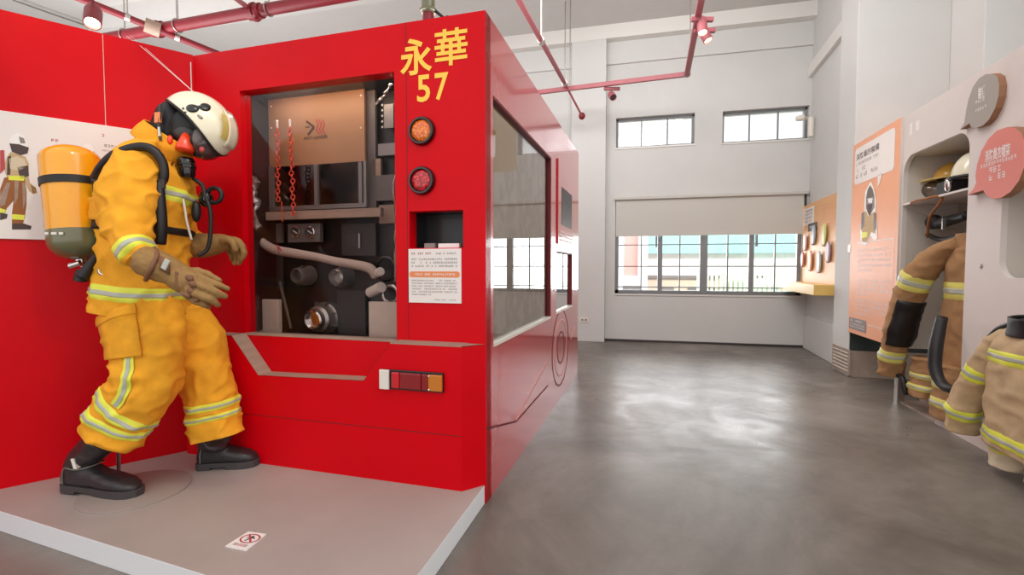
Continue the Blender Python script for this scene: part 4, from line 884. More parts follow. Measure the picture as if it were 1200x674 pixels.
q = MB(); fw_ = [[HC+hf*(.163+.009)*cos(el)*(1-.10*abs(y/.05))+hu*(.138+.009)*sin(el)*(1-.06*abs(y/.05))+hs*(y+.035) for y in (-.030, -.012, .006, .022, .034)] for el in [.30+.75*i/8 for i in range(9)]]
q.add([p for r in fw_ for p in r], [(r*5+c, r*5+c+1, (r+1)*5+c+1, (r+1)*5+c) for r in range(8) for c in range(4)], 'yelpl'); mk('yellow_front_plate', q, hm, smooth='all')
# suspension wires
mb = MB(); mb.tube([(HC+hu*.1-hf*.08), at(166, 55, 2.3), flr(148, 42, 3.36)], .0014, 'offw', 6); mk('hanging_wire', mb, label='thin pale wire running from the helmet up to the pipes, the left one', cat='wire')
mb = MB(); mb.tube([(HC+hu*.1-hf*.04), at(172, 58, 2.32), flr(152, 41, 3.36)], .001, 'offw', 6); mk('hanging_wire', mb, label='thin pale wire running from the helmet up to the pipes, the right one', cat='wire')

# ================================================================== RIGHT SIDE EXHIBIT
KF = Fr((2.09, 5.33), 2.5)        # u negative towards the camera, n to the wall
kab = thing('exhibit_cabinet', 'long off-white wall cabinet with rounded niches holding the hanging fire jackets', 'cabinet', tuple(KF(-1.6, 0, 0)))
N1 = (-1.73, -0.905, 0.44, 1.93); N2 = (-2.75, -2.04, 1.02, 1.53); KU0, KU1, KZ0, KZ1 = -3.3, -0.895, 0.44, 2.25
mk('cabinet_front', grid_wall(KF, KU0, KU1, KZ0, KZ1, [(N1[0], N1[1], KZ0, N1[3]), N2], 0, 0.03, 'cab'), kab)
def corner(fr, u, z, su, sz, r, n0, n1, m):
    q = [(u, z)]+[(u+su*r*(1-sin(a)), z+sz*r*(1-cos(a))) for a in [pi/2*k/10 for k in range(11)]]
    return q
for (u, z, su, sz, r) in ((N1[0], N1[3], 1, -1, .12), (N1[1], N1[3], -1, -1, .14), (N2[0], N2[2], 1, 1, .1), (N2[1], N2[2], -1, 1, .1), (N2[0], N2[3], 1, -1, .1), (N2[1], N2[3], -1, -1, .1)):
    mb = MB(); mb.prism(KF, corner(KF, u, z, su, sz, r, 0, 0.03, 'cab'), 0, 0.03, 'cab'); mk('rounded_corner', mb, kab)
mb = MB(); mb.box(KF, KU0, -0.90, 0.5, 0.53, 0.0, KZ1, 'cabin'); mb.box(KF, KU0, -0.90, 0.03, 0.5, KZ1-0.03, KZ1, 'cab'); mb.box(KF, N1[0]-.03, N1[0], 0.03, 0.5, 0.2, KZ1-.03, 'cabin'); mb.box(KF, N1[1], KU1-.002, 0.03, 0.5, 0.44, KZ1-.03, 'cabin')
mb.box(KF, N1[0], N1[1], 0.03, 0.5, N1[3]+.0, N1[3]+.03, 'cabin'); mb.box(KF, KU0, N1[0]-.03, 0.03, 0.5, KZ0, KZ0+.03, 'cab'); mb.box(KF, N2[0]-.01, N2[1]+.01, .24, .26, N2[2]-.02, N2[3]+.02, 'cabin'); mb.box(KF, N2[0]-.01, N2[1]+.01, .03, .24, N2[2]-.02, N2[2], 'cabin'); mb.box(KF, N2[0]-.01, N2[1]+.01, .03, .24, N2[3], N2[3]+.02, 'cabin'); mb.box(KF, N2[1], N2[1]+.02, .03, .24, N2[2], N2[3], 'cabin')
mk('cabinet_carcass', mb, kab)
mb = MB(); mb.box(KF, N1[0], N1[1], 0.0, 0.48, 1.557, 1.572, 'cab'); mk('shelf', mb, kab, bevel=.002)
mb = MB(); mb.prism(Fr(KF(N1[1]-.02, 0, 0), 92.5), [(0, 1.557), (.34, 1.557), (.34, 1.36)], 0, 0.015, 'cabin'); mk('shelf_bracket', mb, kab)
mb = MB(); mb.box(KF, -3.3, -1.42, 0.02, 0.4, 0, 0.125, 'cab'); mk('plinth', mb, kab)
mb = MB(); mb.box(KF, -1.42, -0.85, 0.03, 0.5, 0, 0.015, 'woodb'); mb.box(KF, -1.42, -0.85, 0.18, 0.2, 0, 0.16, 'woodb'); mk('timber_base_board', mb, kab)
mb = MB(); mb.box(KF, -0.90, -0.84, 0.01, 0.06, 0, KZ0, 'steel'); mk('support_post', mb, kab, bevel=.003)
mb = MB(); mb.lathe(KF(-1.886, 0, 1.085), -KF.n, [(0, 0), (.014, 0), (.012, .006), (0, .007)], 'alu', 16); mk('screw_cap', mb, kab, smooth=True)
mb = MB(); mb.quad(KF, -1.02, -.98, 2.08, 2.17, -.001, 'paper'); mb.quad(KF, -1.12, -1.07, 2.09, 2.16, -.001, 'paper'); mk('pale_scuff', mb, kab)
# orange exhibit panel
op = MB(); op.box(KF, -0.895, 0.06, -0.02, 0.5, 0.445, 2.25, 'orange'); op.box(KF, -0.8955, -0.893, -.02, .5, .445, 2.25, 'cab')
opn = mk('orange_information_panel', op, label='tall orange panel with a white speech bubble and printed firefighter, beside the cabinet niche', cat='panel', bevel=.002)
mb = MB(); n = -0.021
def Q(px, py): return KF.uz(px, py, n)
def rrect(u0, u1, z0, z1, r):
    out = []
    for (cu, cz, a0) in ((u1-r, z1-r, 0), (u0+r, z1-r, 90), (u0+r, z0+r, 180), (u1-r, z0+r, 270)):
        out += [(cu+r*cos(radians(a0+k*15)), cz+r*sin(radians(a0+k*15))) for k in range(7)]
    return out
mb.prism(KF, rrect(-.80, .0, 1.86, 2.20, .04), n-.002, n, 'paper'); mb.prism(KF, [(-.50, 1.87), (-.60, 1.87), (-.52, 1.76)], n-.002, n, 'paper'); bub = mk('speech_bubble', mb, opn)
mb = MB(); k = n-.0026
mb.text(KF, '消防員的裝備', -.03, -.52, 2.085, 2.145, k, 'ink', bold=.01); mb.rows(KF, -.03, -.52, 2.035, .026, k, 'inkg'); mb.rows(KF, -.03, -.27, 1.975, .036, k, 'inkg'); mb.rows(KF, -.03, -.52, 1.915, .036, k, 'inkg'); mk('bubble_print', mb, bub)
mb = MB(); kk = n-.001
def qp(pts, m, d=0): mb.poly(KF, [KF.uz(x, y, n) for x, y in pts], kk-.0004*d, m)
qp([(1019, 215), (1021, 213), (1024, 220), (1027, 235), (1026, 250), (1028, 262), (1028, 280), (1024, 282), (1020, 276), (1016, 286), (1014, 288), (1009, 286), (1008, 272), (1010, 255), (1013, 248), (1013, 238), (1014, 225)], 'white')
qp([(1020, 217), (1023, 222), (1025, 230), (1015, 232), (1017, 222)], 'greymesh', 1); qp([(1015, 232), (1025, 230), (1025, 243), (1019, 254), (1015, 244)], 'inkg', 1); qp([(1016, 240), (1023, 239), (1020, 253), (1017, 249)], 'ink', 2); qp([(1017, 233), (1023, 232), (1022, 238), (1018, 238)], 'white', 2)
qp([(1012, 250), (1015, 247), (1018, 254), (1023, 249), (1026, 254), (1026, 274), (1021, 272), (1016, 284), (1010, 283), (1010, 262)], 'tanlite', 1); qp([(1010, 250), (1013, 248), (1013, 265), (1009, 270)], 'greymesh', 2); qp([(1024, 248), (1027, 250), (1027, 268), (1024, 272)], 'greymesh', 2); qp([(1010, 272), (1017, 272), (1016, 278), (1010, 279)], 'lime', 2); mk('printed_firefighter', mb, opn)
mb = MB()
for (u0, u1, z0, z1) in ((-.84, -.10, 1.305, 1.312), (-.84, -.832, .56, 1.312), (-.84, -.40, .56, .567)): mb.quad(KF, u0, u1, z0, z1, kk, 'paper')
for i, z in enumerate((1.22, 1.175, 1.13, 1.085, 1.04)): mb.rows(KF, -.12, -.80 if i < 4 else -.5, z, .026, kk, 'paper')
for i, z in enumerate((.945, .905, .865, .825)): mb.rows(KF, -.12, -.80 if i < 3 else -.35, z, .024, kk, 'paper')
for i, z in enumerate((.755, .715, .675, .635)): mb.rows(KF, -.12, -.80 if i < 3 else -.4, z, .024, kk, 'paper')
mk('small_print', mb, opn)
mb = MB(); mb.quad(KF, .03, -.36, .485, .595, kk-.0006, 'inkg'); mb.rows(KF, .0, -.28, .56, .022, kk-.0012, 'paper'); mb.rows(KF, .0, -.33, .53, .014, kk-.0012, 'paper'); mb.rows(KF, .0, -.33, .505, .014, kk-.0012, 'paper'); mk('grey_caption', mb, opn)
# small orange panel near the back with a shelf
R2 = Fr(RW(0, 0, 0), 3.2)
(ua, za), (ub, zb) = R2.uz(941, 243, -.06), R2.uz(982, 230, -.06)
sp_ = MB(); sp_.box(R2, ub, ua, -.06, .0, .88, 1.885, 'orangew'); spn = mk('orange_activity_board', sp_, label='small orange board with hanging coloured tags above the yellow ledge, on the right wall', cat='board', bevel=.003)
mb = MB(); nn2 = -.061; W2 = ub-ua
def X2(t): return ua+(ub-ua)*t
mb.quad(R2, X2(.05), X2(.38), 1.62, 1.84, nn2, 'paper'); mb.quad(R2, X2(.2), X2(.48), 1.53, 1.63, nn2-.001, 'darkg')
for i in range(4): mb.rows(R2, X2(.09), X2(.33), 1.79-.045*i, .022, nn2-.001, 'ink' if i == 0 else 'inkg')
mb.rows(R2, X2(.24), X2(.44), 1.57, .03, nn2-.002, 'paper')
for i in range(6): mb.rows(R2, X2(.55), X2(.95), 1.78-.055*i, .026, nn2, 'orange')
mk('board_print', mb, spn)
tagc = [('pale_pink', 'd9a8a0'), ('grey_blue', 'a9b4c0'), ('pale_lime', 'd3d68c'), ('rose', 'c88f88'), ('peach', 'e0b090'), ('powder', 'b8c4cc'), ('mauve', 'b09aa6')]
spots = [(.18, 1.40, .10), (.44, 1.47, .11), (.74, 1.45, .12), (.10, 1.18, .09), (.36, 1.16, .12), (.62, 1.14, .12), (.86, 1.25, .11)]
nm = ['pink tag high on the left of the orange activity board', 'grey-blue tag high in the middle of the orange activity board', 'pale lime tag high on the right of the orange activity board', 'rose tag low at the left edge of the orange activity board', 'peach tag low in the middle of the orange activity board', 'pale blue tag low right of centre on the orange activity board', 'mauve tag at the right edge of the orange activity board']
for (nmc, hx), (t, z, r), lb in zip(tagc, spots, nm):
    q = MB(); mm = mat('tag_'+nmc, hx, .5); M['tg'] = mm
    pl = [(X2(t)+.055*cos(a), z+r*sin(a)*(1+.12*cos(3*a))) for a in [2*pi*i/20 for i in range(20)]]
    q.prism(R2, pl, -.095, -.075, mm); q.prism(R2, [(X2(t)+.05, z-r*1.1), (X2(t)+.075, z-r*.3), (X2(t)+.05, z+r*.7), (X2(t)+.035, z+r*.7), (X2(t)+.055, z-r*.3), (X2(t)+.03, z-r*1.1)], -.09, -.061, 'reddark'); mk('hanging_tag', q, label=lb, cat='tag', group='tags on the orange activity board')
mb = MB(); sh_ = R2
(us, zs_), (ue, ze) = R2.uz(926, 338, -.24), R2.uz(978, 340, -.06)
mb.box(R2, ub-.02, ua+.12, -.27, 0, .77, .885, 'yelwood'); mk('yellow_ledge', mb, label='yellow wooden ledge box under the small orange board on the right wall', cat='shelf', bevel=.004)
# cctv
cc_ = MB(); p0 = B(2.24, .12, 2.87)
cc_.tube([Vector((2.25, 7.1, 3.0)), Vector((2.15, 7.05, 3.0))], .02, 'offw', 10); cc_.lathe((2.13, 7.02, 3.0), (-1, 0, -.1), [(0, 0), (.035, 0), (.04, .04), (.03, .09), (0, .09)], 'offw', 16); cc_.cyl((2.2, 6.97, 2.98), (2.2, 6.97, 2.74), .035, 'offw', 16)
mk('security_sensor', cc_, label='small white wall sensor at the right end of the upper right window', cat='sensor', smooth=True)
mb = MB(); mb.box(WORLD, 2.068, 2.085, -5.44, -5.38, 1.22, 1.30, 'offw'); mk('light_switch', mb, label='small white switch on the pier left of the tall orange panel', cat='switch', bevel=.003)

# speech bubbles
def bubble(name, pts, n0, n1, m, lb, textf):
    q = MB(); q.prism(KF, [KF.uz(x, y, n1) for x, y in pts], n1, n0, m, 'bubedge'); o = mk(name, q, label=lb, cat='sign'); t = MB(); textf(t, n1-.001); mk('bubble_text', t, o)
def bz(u, z): return KF.uz(u, z)
gp = [(1125, 152), (1130, 144), (1132, 130), (1135, 116), (1140, 102), (1147, 92), (1155, 87), (1163, 86.5), (1169, 90), (1171, 100), (1170, 113), (1166, 127), (1159, 140), (1152, 147), (1144, 150), (1138, 149), (1136, 144.5)]
def gt(t, n_):
    a = KF.uz(1146, 111, n_); b = KF.uz(1155, 103, n_)
    t.text(KF, '裝備', a[0], b[0], (a[1]+b[1])/2-.04, (a[1]+b[1])/2+.03, n_, 'white', bold=.02)
    for (x0, y0, x1, y1, h) in ((1143, 120, 1157, 114, .022), (1143, 130, 1156, 124, .02)):
        a = KF.uz(x0, y0, n_); b = KF.uz(x1, y1, n_); t.rows(KF, a[0], b[0], (a[1]+b[1])/2-.01, h, n_, 'paper')
bubble('grey_speech_bubble', gp, .0, -.035, 'bubgrey', 'grey speech bubble sign high on the cabinet above the niche', gt)
pp = [(1134, 229), (1141, 221), (1144, 214), (1143, 206), (1145, 193), (1150, 177), (1158, 163), (1168, 153), (1180, 149), (1190, 150), (1197, 156), (1201, 166), (1202, 180), (1200, 196), (1194, 212), (1184, 225), (1173, 232), (1163, 233), (1156, 229), (1152, 223), (1142, 226)]
def pt_(t, n_):
    a = KF.uz(1154, 190, n_); b = KF.uz(1184, 168, n_); t.text(KF, '消防員衣帽架', a[0], b[0], (a[1]+b[1])/2-.035, (a[1]+b[1])/2+.035, n_, 'paper', bold=.02)
    for (x0, y0, x1, y1, h) in ((1149, 202, 1192, 175, .022), (1159, 204, 1181, 192, .034), (1159, 213, 1181, 201, .034)):
        a = KF.uz(x0, y0, n_); b = KF.uz(x1, y1, n_); t.rows(KF, a[0], b[0], (a[1]+b[1])/2-.012, h, n_, 'paper')
bubble('pink_speech_bubble', pp, .0, -.045, 'bubpink', 'pink speech bubble sign on the cabinet right of the helmet shelf', pt_)

# things on the shelf
def kq(px, py, n_=0.15): u, z = KF.uz(px, py, n_); return KF(u, n_, z)
sz_ = 1.572
hu_w = KF.uz(1138, 225, .12)[0]; hu_y = KF.uz(1112, 222, .26)[0]
h = thing('white_fire_helmet', 'cream fire helmet with black goggles at the right end of the niche shelf', 'helmet', tuple(KF(hu_w, .12, sz_)))
mb = MB(); c = KF(hu_w, .12, sz_+.09); mb.ell(c, KF.d*.13, KF.n*.10, (0, 0, .165), 'helmet', 28, 12, 0.0, 1.0); mk('shell', mb, h, smooth='all')
mb = MB(); mb.torus(c, KF.d, KF.n, .115, .012, 'black', 28, 8); mb.box(KF, hu_w+.03, hu_w+.19, .02, .16, sz_+.002, sz_+.085, 'black'); mk('goggles', mb, h, smooth=30)
mb = MB(); mb.ell(KF(hu_w+.03, .01, sz_+.055), KF.d*.025, KF.n*.02, (0, 0, .05), 'chrome', 14, 10); mk('chrome_clip', mb, h, smooth='all')
h = thing('yellow_fire_helmet', 'yellow brimmed fire helmet with a clear visor in the middle of the niche shelf', 'helmet', tuple(KF(hu_y, .27, sz_)))
mb = MB(); c = KF(hu_y, .28, sz_+.17); mb.ell(c, KF.d*.13, KF.n*.11, (0, 0, .12), 'yellowshield', 24, 10, 0.0, 1.0); mb.lathe(c, (0, 0, 1), [(.09, 0), (.185, -.012), (.19, -.004), (.10, .012)], 'yelpl', 32); mk('shell', mb, h, smooth='all')
mb = MB(); mb.ell(KF(hu_y+.13, .22, sz_+.10), KF.d*.15, KF.n*.11, (0, 0, .08), 'visor', 20, 10); mk('visor', mb, h, smooth='all')
mb = MB(); mb.cyl(KF(hu_y, .28, sz_), KF(hu_y, .28, sz_+.17), .05, 'olive', 16); mk('liner', mb, h)
mb = MB(); mb.tube([kq(1066, 239, .02), kq(1072, 236, -.01), kq(1085, 233, -.01), kq(1098, 230, .0), kq(1104, 232, .02), kq(1100, 240, .02), kq(1092, 250, .04), kq(1088, 262, .06), kq(1087, 278, .1)], .009, 'brownc', 8, 4); mk('brown_helmet_strap', mb, label='brown strap trailing over the front edge of the niche shelf', cat='strap', smooth='all')
mk_ = thing('black_face_mask', 'black face mask with straps hanging in the niche above the brown jacket', 'mask', tuple(kq(1105, 262, .16)))
mb = MB(); mb.ell(kq(1094, 260, .16), KF.d*.09, KF.n*.04, (0, 0, .055), 'black', 20, 12); mk('mask_body', mb, mk_, smooth='all')
mb = MB(); mb.tube([kq(1100, 262, .15), kq(1118, 257, .15), kq(1135, 252, .15)], [.04, .035, .03], 'black', 10, 4); mb.tube([kq(1087, 275, .14), kq(1105, 281, .14), kq(1135, 273, .14)], .018, 'black', 8, 4); mk('strap', mb, mk_, smooth='all'); mb = MB(); mb.obox(kq(1106, 262, .1), KF.d, KF.n, (0, 0, 1), .006, .01, .04, 'steel'); mk('clip', mb, mk_)

# hanging jackets
def jacket(name, lb, F_, uc, n_, zt, zb, hw, m, sleeves, bands, trous, edge='lime', collar='black', sd=1):
    """F_: frame; uc: middle; zt/zb: shoulder and hem heights"""
    t = thing(name, lb, 'jacket', tuple(F_(uc, n_, zb)))
    K = [(F_(uc, n_, zb), hw*1.02, .085), (F_(uc, n_, zb+(zt-zb)*.25), hw, .09), (F_(uc, n_, zb+(zt-zb)*.55), hw*.97, .095), (F_(uc, n_, zt-.10), hw*.92, .085), (F_(uc, n_, zt-.03), hw*.70, .07), (F_(uc, n_, zt+.03), hw*.36, .055)]
    c = Cloth(K, F_.d, 64, 12, .012, 7, 50+sd*7); q = MB(); c.mesh(q, m); ob = mk('jacket_body', q, t, smooth='all')
    for a, b in bands: tape(c, ob, a, b, edge=edge)
    q = MB(); col_ = Cloth([(F_(uc, n_, zt-.02), hw*.44, .070), (F_(uc, n_-.01, zt+.07), hw*.36, .062)], F_.d, 32, 8, .003, 9, 2); col_.mesh(q, collar, cap0=False, cap1=False); mk('collar', q, ob, smooth='all', solid=.01)
    for (keys, bb, patch_) in sleeves:
        s = Cloth([(F_(u, nn_, z), r, r*.8) for u, nn_, z, r in keys], F_.n*-1, 40, 12, .010, 8, 60+sd+len(keys)); q = MB(); s.mesh(q, m); so_ = mk('sleeve', q, t, smooth='all')
        for a, b in bb: tape(s, so_, a, b, edge=edge)
        if patch_:
            q = MB(); s.strip(q, patch_[0], patch_[1], -.42, -.10, 'black', .010); mk('elbow_patch', q, so_, smooth='all', solid=.01)
    return t
# brown-tan jacket in the niche
jacket('hanging_fire_jacket', 'brown tan fire jacket with black elbow patch hanging inside the cabinet niche', KF, -1.47, .16, 1.24, .30, .23, 'tan',
       [([(-1.42, .13, 1.25, .06), (-1.32, .06, 1.17, .085), (-1.24, -.01, 1.04, .10), (-1.16, -.05, .85, .10), (-1.09, -.07, .62, .095), (-1.03, -.08, .42, .09), (-.99, -.08, .245, .085)], [(.34, .45), (.80, .89)], (.50, .76))],
       [(.02, .10), (.42, .50)], None, sd=2, edge='limepale', collar='tan')
pt = thing('hanging_fire_trousers', 'tan fire trousers with lime stripes hanging below the brown jacket in the niche', 'trousers', tuple(KF(-1.4, .08, .1)))
for (u, w0, lo) in ((-1.20, .10, .13), (-1.52, .13, .06)):
    c = Cloth([(KF(u, .06, .42), w0, .08), (KF(u, .06, .28), w0*1.02, .085), (KF(u, .05, lo), w0*1.02, .085)], KF.d, 40, 12, .010, 9, 70+int(u*10)); q = MB(); c.mesh(q, 'tan'); o = mk('trouser_leg', q, pt, smooth='all'); tape(c, o, .40, .56, edge='limepale'); tape(c, o, .66, .82, edge='limepale')
mb = MB(); mb.tube([kq(1104, 372, -.10), kq(1097, 405, -.15), kq(1096, 432, -.17), kq(1104, 450, -.17), kq(1118, 457, -.17), kq(1131, 454, -.14)], [.03, .036, .034, .030, .024, .012], 'black', 10, 5); mk('black_air_hose', mb, label='thick black hose curling below the brown jacket', cat='hose', smooth='all')
mb = MB(); mb.tube([kq(1052, 440, -.05), kq(1058, 444, -.05), kq(1060, 456, -.05), kq(1062, 462, -.04)], .02, 'black', 8, 4); mk('black_wrist_hook', mb, label='black hook sticking out of the brown jacket cuff', cat='hook', smooth='all')
# nearer tan jacket on the cabinet front
jacket('hanging_fire_jacket', 'light tan fire jacket with dark collar hanging on the cabinet front, nearest the camera', KF, -2.52, -.12, .77, .165, .28, 'tanlite',
       [([(-2.36, -.12, .735, .05), (-2.28, -.14, .63, .07), (-2.19, -.15, .47, .076), (-2.12, -.16, .31, .078), (-2.07, -.16, .155, .080)], [(.38, .50), (.76, .87)], None),
        ([(-2.66, -.12, .73, .06), (-2.75, -.14, .62, .085), (-2.84, -.16, .46, .085), (-2.91, -.17, .30, .080), (-2.96, -.17, .14, .078)], [(.38, .50), (.76, .87)], None)],
       [(.04, .14), (.50, .60)], None, sd=5)
pt = thing('hanging_fire_trousers', 'light tan trouser ends hanging below the nearest tan jacket', 'trousers', tuple(KF(-2.2, -.1, .03)))
for (u, w0) in ((-2.34, .11), (-2.60, .11)):
    c = Cloth([(KF(u, -.10, .22), w0*.8, .06), (KF(u, -.10, .14), w0*.8, .06), (KF(u, -.10, .05), w0*.75, .055)], KF.d, 40, 10, .008, 9, 90); q = MB(); c.mesh(q, 'paletan'); o = mk('trouser_leg', q, pt, smooth='all'); tape(c, o, .35, .6)
mb = MB(); mb.tube([KF(-2.20, -.12, .70), KF(-2.27, -.12, .755), KF(-2.36, -.12, .79), KF(-2.47, -.12, .82), KF(-2.58, -.12, .79), KF(-2.74, -.12, .70)], .012, 'black', 10, 4); mb.tube([KF(-2.47, -.12, .82), KF(-2.47, -.1, .90), KF(-2.47, -.02, .92), KF(-2.47, 0, .92)], .006, 'black', 8, 3); mk('coat_hanger', mb, label='black coat hanger carrying the nearest tan jacket', cat='hanger', smooth='all')

# ================================================================== PIPES AND LIGHTS
zc = 3.4
def pip(px, py, z=zc): return flr(px, py, z)
p = thing('sprinkler_main_pipe', 'thick dark red pipe running above the red truck', 'pipe', tuple(pip(240, 25)))
a, b = pip(420, -8), pip(120, 46, zc); d = (b-a).normalized(); mainpipe = p
mb = MB(); mb.cyl(a-d*1.5, b, .052, 'reddark', 20); mk('pipe_run', mb, p, smooth=True)
for x, y in ((182, 33), (293, 10)):
    c = a+d*((pip(x, y)-a).dot(d)); mb = MB(); mb.cyl(c-d*.07, c+d*.07, .066, 'reddark', 20); mb.cyl(c-d*.012, c+d*.012, .078, 'reddark', 20); mk('pipe_coupling', mb, p, smooth=True)
for x in (145, 316, 208):
    c = a+d*((pip(x, 44-(x-125)*.17)-a).dot(d)); mb = MB(); mb.torus(c, (0, 0, 1), d.cross(Vector((0, 0, 1))), .060, .006, 'steel', 24, 6); mb.cyl(c+Vector((0, 0, .06)), Vector((c.x, c.y, ZC)), .007, 'steel', 8); mk('pipe_hanger', mb, p, smooth=True)
p = thing('sprinkler_branch_pipe', 'thinner dark red pipe crossing under the thick pipe above the red partition', 'pipe', tuple(pip(178, 30)))
a2, b2 = pip(88, -4, 3.46), pip(248, 60, 3.28); d2 = (b2-a2).normalized(); mb = MB(); mb.cyl(a2-d2*1.5, b2+d2*.3, .030, 'reddark', 16); mk('pipe_run', mb, p, smooth=True)
c = a2.lerp(b2, .53); mb = MB(); mb.cyl(c-d2*.06, c+d2*.06, .065, 'wood', 16); mk('pipe_coupling', mb, p, smooth=True, label='bare metal coupling')
for t in (.35, .72):
    c = a2.lerp(b2, t); mb = MB(); mb.cyl(c-d2*.02, c+d2*.02, .038, 'steel', 14); mb.cyl(c, Vector((c.x, c.y, ZC)), .006, 'steel', 8); mk('pipe_hanger', mb, p, smooth=True)
# branch up to the right of the main pipe
mb = MB(); mb.cyl(pip(287, 6), flr(262, -12, 3.75), .022, 'reddark', 12); mk('sprinkler_elbow', mb, label='short dark red pipe rising from the thick pipe at the top edge', cat='pipe', smooth=True)
mb = MB(); c = pip(300, 18, 3.32); mb.lathe(c, (0, 0, -1), [(0, -.04), (.02, -.04), (.02, 0), (.035, .01), (.01, .03), (.03, .045), (0, .05)], 'reddark', 14); mk('sprinkler_head', mb, mainpipe, smooth=True)
# vertical pipe end above the truck lettering
c = TF(0.33, .25, ZT+.004); c = at(502, 20, 2.6)
mb = MB(); mb.cyl((c.x, c.y, 2.3), (c.x, c.y, 2.46), .030, 'reddark', 16); mb.cyl((c.x, c.y, 2.44), (c.x, c.y, ZC), .036, 'olive', 16); mb.torus((c.x, c.y, 2.455), (1, 0, 0), (0, 1, 0), .038, .01, 'olive', 20, 8); mb.cyl((c.x, c.y, 2.2), (c.x, c.y, 2.31), .025, 'reddark', 16); mk('drop_pipe', mb, label='drop pipe with olive sleeve standing on the truck roof behind the yellow characters', cat='pipe', smooth=True)
mb = MB(); mb.tube([Vector((c.x+.03, c.y, 2.46)), Vector((c.x+.10, c.y, 2.40)), Vector((c.x+.16, c.y, 2.39))], .008, 'black', 8, 3); mb.ell((c.x+.11, c.y, 2.40), (.02, 0, 0), (0, .02, 0), (0, 0, .016), 'black', 10, 6); mk('black_cable', mb, label='short black cable at the foot of the drop pipe', cat='cable', smooth=True)
# pale red track frame on the right
tk = thing('lighting_track', 'dusty red lighting track hanging under the ceiling between truck and windows', 'track', tuple(pip(805, 87)))
A_, B_, C_ = pip(805, 87), pip(600, 112), pip(823, -8)
mb = MB(); e = (A_-B_).normalized(); mb.obox((A_+B_)/2, e, (0, 0, 1), e.cross(Vector((0, 0, 1))), (A_-B_).length/2, .028, .02, 'pinkpipe'); mk('track_bar', mb, tk, bevel=.004)
e = (C_-A_).normalized(); mb = MB(); mb.obox((A_+C_)/2+e*.5, e, (0, 0, 1), e.cross(Vector((0, 0, 1))), (A_-C_).length/2+.5, .028, .028, 'pinkpipe'); mk('track_bar', mb, tk, bevel=.004)
mb = MB(); mb.ell(A_, (.045, 0, 0), (0, .045, 0), (0, 0, .04), 'steel', 14, 8); mk('corner_joint', mb, tk, smooth=True)
for (x, y) in ((668, 100), (808, 86)):
    c = pip(x, y); mb = MB(); mb.cyl(c, (c.x, c.y, ZC), .007, 'steel', 8); mk('suspension_rod', mb, tk)
for (x, y) in ((633, 40),):
    c = pip(x, y, 3.42)
p = thing('sprinkler_pipe', 'thin dusty red sprinkler pipe ending in a head above the truck side', 'pipe', tuple(pip(645, 95)))
a3, b3 = pip(597, -20, 3.46), pip(682, 137, 3.12); mb = MB(); m3 = a3.lerp(b3, .40)
a3 = pip(600, -14, 3.44); m3 = pip(662, 98, 3.44); b3 = flr(682, 136, 3.14)
mb.tube([a3-(m3-a3).normalized(), a3, m3], .026, 'pinkpipe', 14); mb.tube([m3, b3], .014, 'pinkpipe', 12); mk('pipe_run', mb, p, smooth=True)
mb = MB(); mb.ell(b3, (.045, 0, 0), (0, .045, 0), (0, 0, .05), 'reddark', 12, 8); mk('sprinkler_head', mb, p, smooth=True)
for t in (.45, 1.0):
    c = a3.lerp(m3, t); mb = MB(); mb.cyl(c, (c.x, c.y, ZC), .007, 'steel', 8); mb.cyl(c-(m3-a3).normalized()*.03, c+(m3-a3).normalized()*.03, .036, 'steel', 12); mk('pipe_hanger', mb, p)
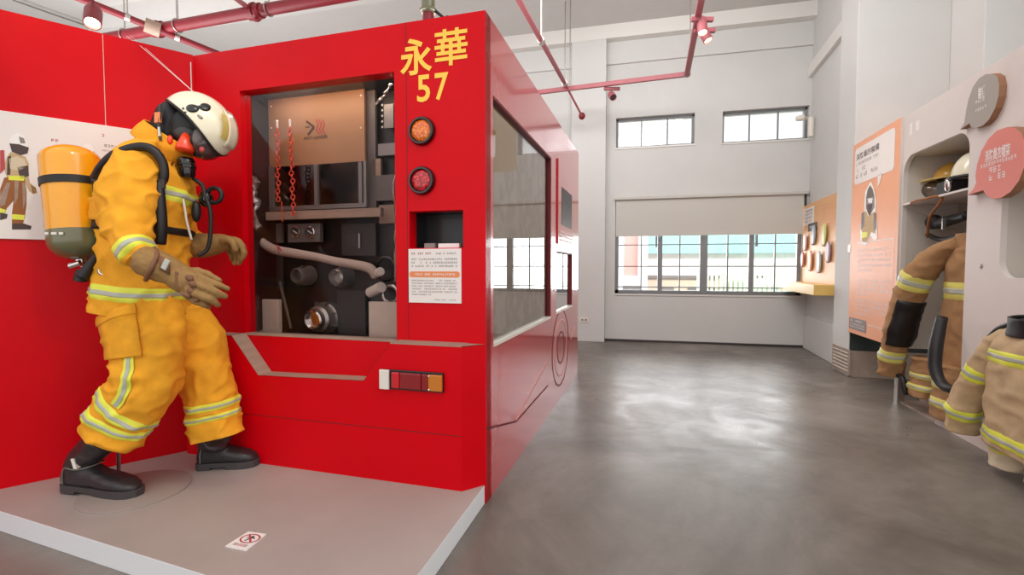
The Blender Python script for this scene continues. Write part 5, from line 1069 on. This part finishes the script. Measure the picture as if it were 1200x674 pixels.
def spot(loc, aim, lb, m, power, on=True, adapter=True, color=(1, .85, .62), size=60, L=.16, r=.045, top=3.372):
    loc = Vector(loc); aim = (Vector(aim)-loc).normalized(); t = thing('track_spotlight', lb, 'spotlight', tuple(loc))
    mb = MB(); mb.lathe(loc-aim*L*.5, aim, [(0, 0), (r*.7, 0), (r, L*.25), (r, L), (r*.86, L), (r*.8, L*.8), (0, L*.8)], m, 24); mk('lamp_body', mb, t, smooth=True)
    mb = MB(); mb.lathe(loc-aim*L*.5, aim, [(0, L*.82), (r*.78, L*.82), (r*.74, L*.93), (0, L*1.0)], 'bulb' if on else 'darkg', 20); mk('bulb', mb, t, smooth=True)
    mb = MB(); mb.cyl(loc+Vector((0, 0, .0)), Vector((loc.x, loc.y, top-.02)), .010, m, 10); mb.box(Fr(loc, 75), -.10, .10, -.02, .02, top-.035, top, m); mk('mount', mb, t)
    if on and power:
        l = lamp('SPOT', loc+aim*(L*.62), loc+aim*3, power, color, spot_size=radians(size), spot_blend=.7, shadow_soft_size=.04)
        l.parent = t; l.matrix_parent_inverse = Matrix.Translation(-loc)
    return t
s1 = pip(823, 17); spot(s1-Vector((0, 0, .10)), s1+Vector((.1, -.5, -2)), 'lit spotlight on the lighting track, upper of the two near the top edge', 'pinkpipe', 20)
s2 = pip(826, 30); spot(s2-Vector((0, 0, .08)), s2+Vector((.9, -.3, -2)), 'lit spotlight on the lighting track, lower of the two near the top edge', 'pinkpipe', 20)
s3 = pip(717, 112, 3.27); spot(s3, s3+Vector((.3, -.6, -.6)), 'unlit spotlight hanging from the horizontal part of the lighting track', 'pinkpipe', 0, on=False, L=.12)
s4 = flr(109, 18, 2.95); spot(s4, s4+Vector((.5, -.45, -1)), 'lit dark red spotlight above the red partition', 'reddark', 15, L=.2, r=.055, top=3.30)
# spotlights of the same kind on the ceiling track above the picture
mb = MB(); mb.box(Fr((-2.6, .5), 78), -1.2, 2.8, -.02, .02, 3.17, 3.21, 'reddark'); mk('ceiling_track', mb, label='dark red ceiling track above the platform, out of the picture', cat='track')
spot((-2.0, .62, 3.03), (-2.55, 1.72, 2.12), 'spotlight above the platform aimed at the top of the red partition', 'reddark', 20, color=(1, .66, .3), size=24, top=3.17)
spot((-0.9, .86, 3.03), (-2.1, 1.85, 1.1), 'spotlight above the platform aimed at the mannequin', 'reddark', 27, color=(1, .88, .7), size=52, top=3.17)
spot((-1.4, .75, 3.03), (-1.2, 2.05, 0.9), 'spotlight above the platform aimed at the truck front', 'reddark', 8, color=(1, .86, .7), size=62, top=3.17)
# cables on the ceiling
mb = MB(); mb.tube([flr(15, 0, 4.4), flr(60, 16, 4.4), flr(110, 33, 4.4)], .012, 'alu', 6); mk('ceiling_conduit', mb, label='thin grey conduit along the ceiling at the top left', cat='conduit')
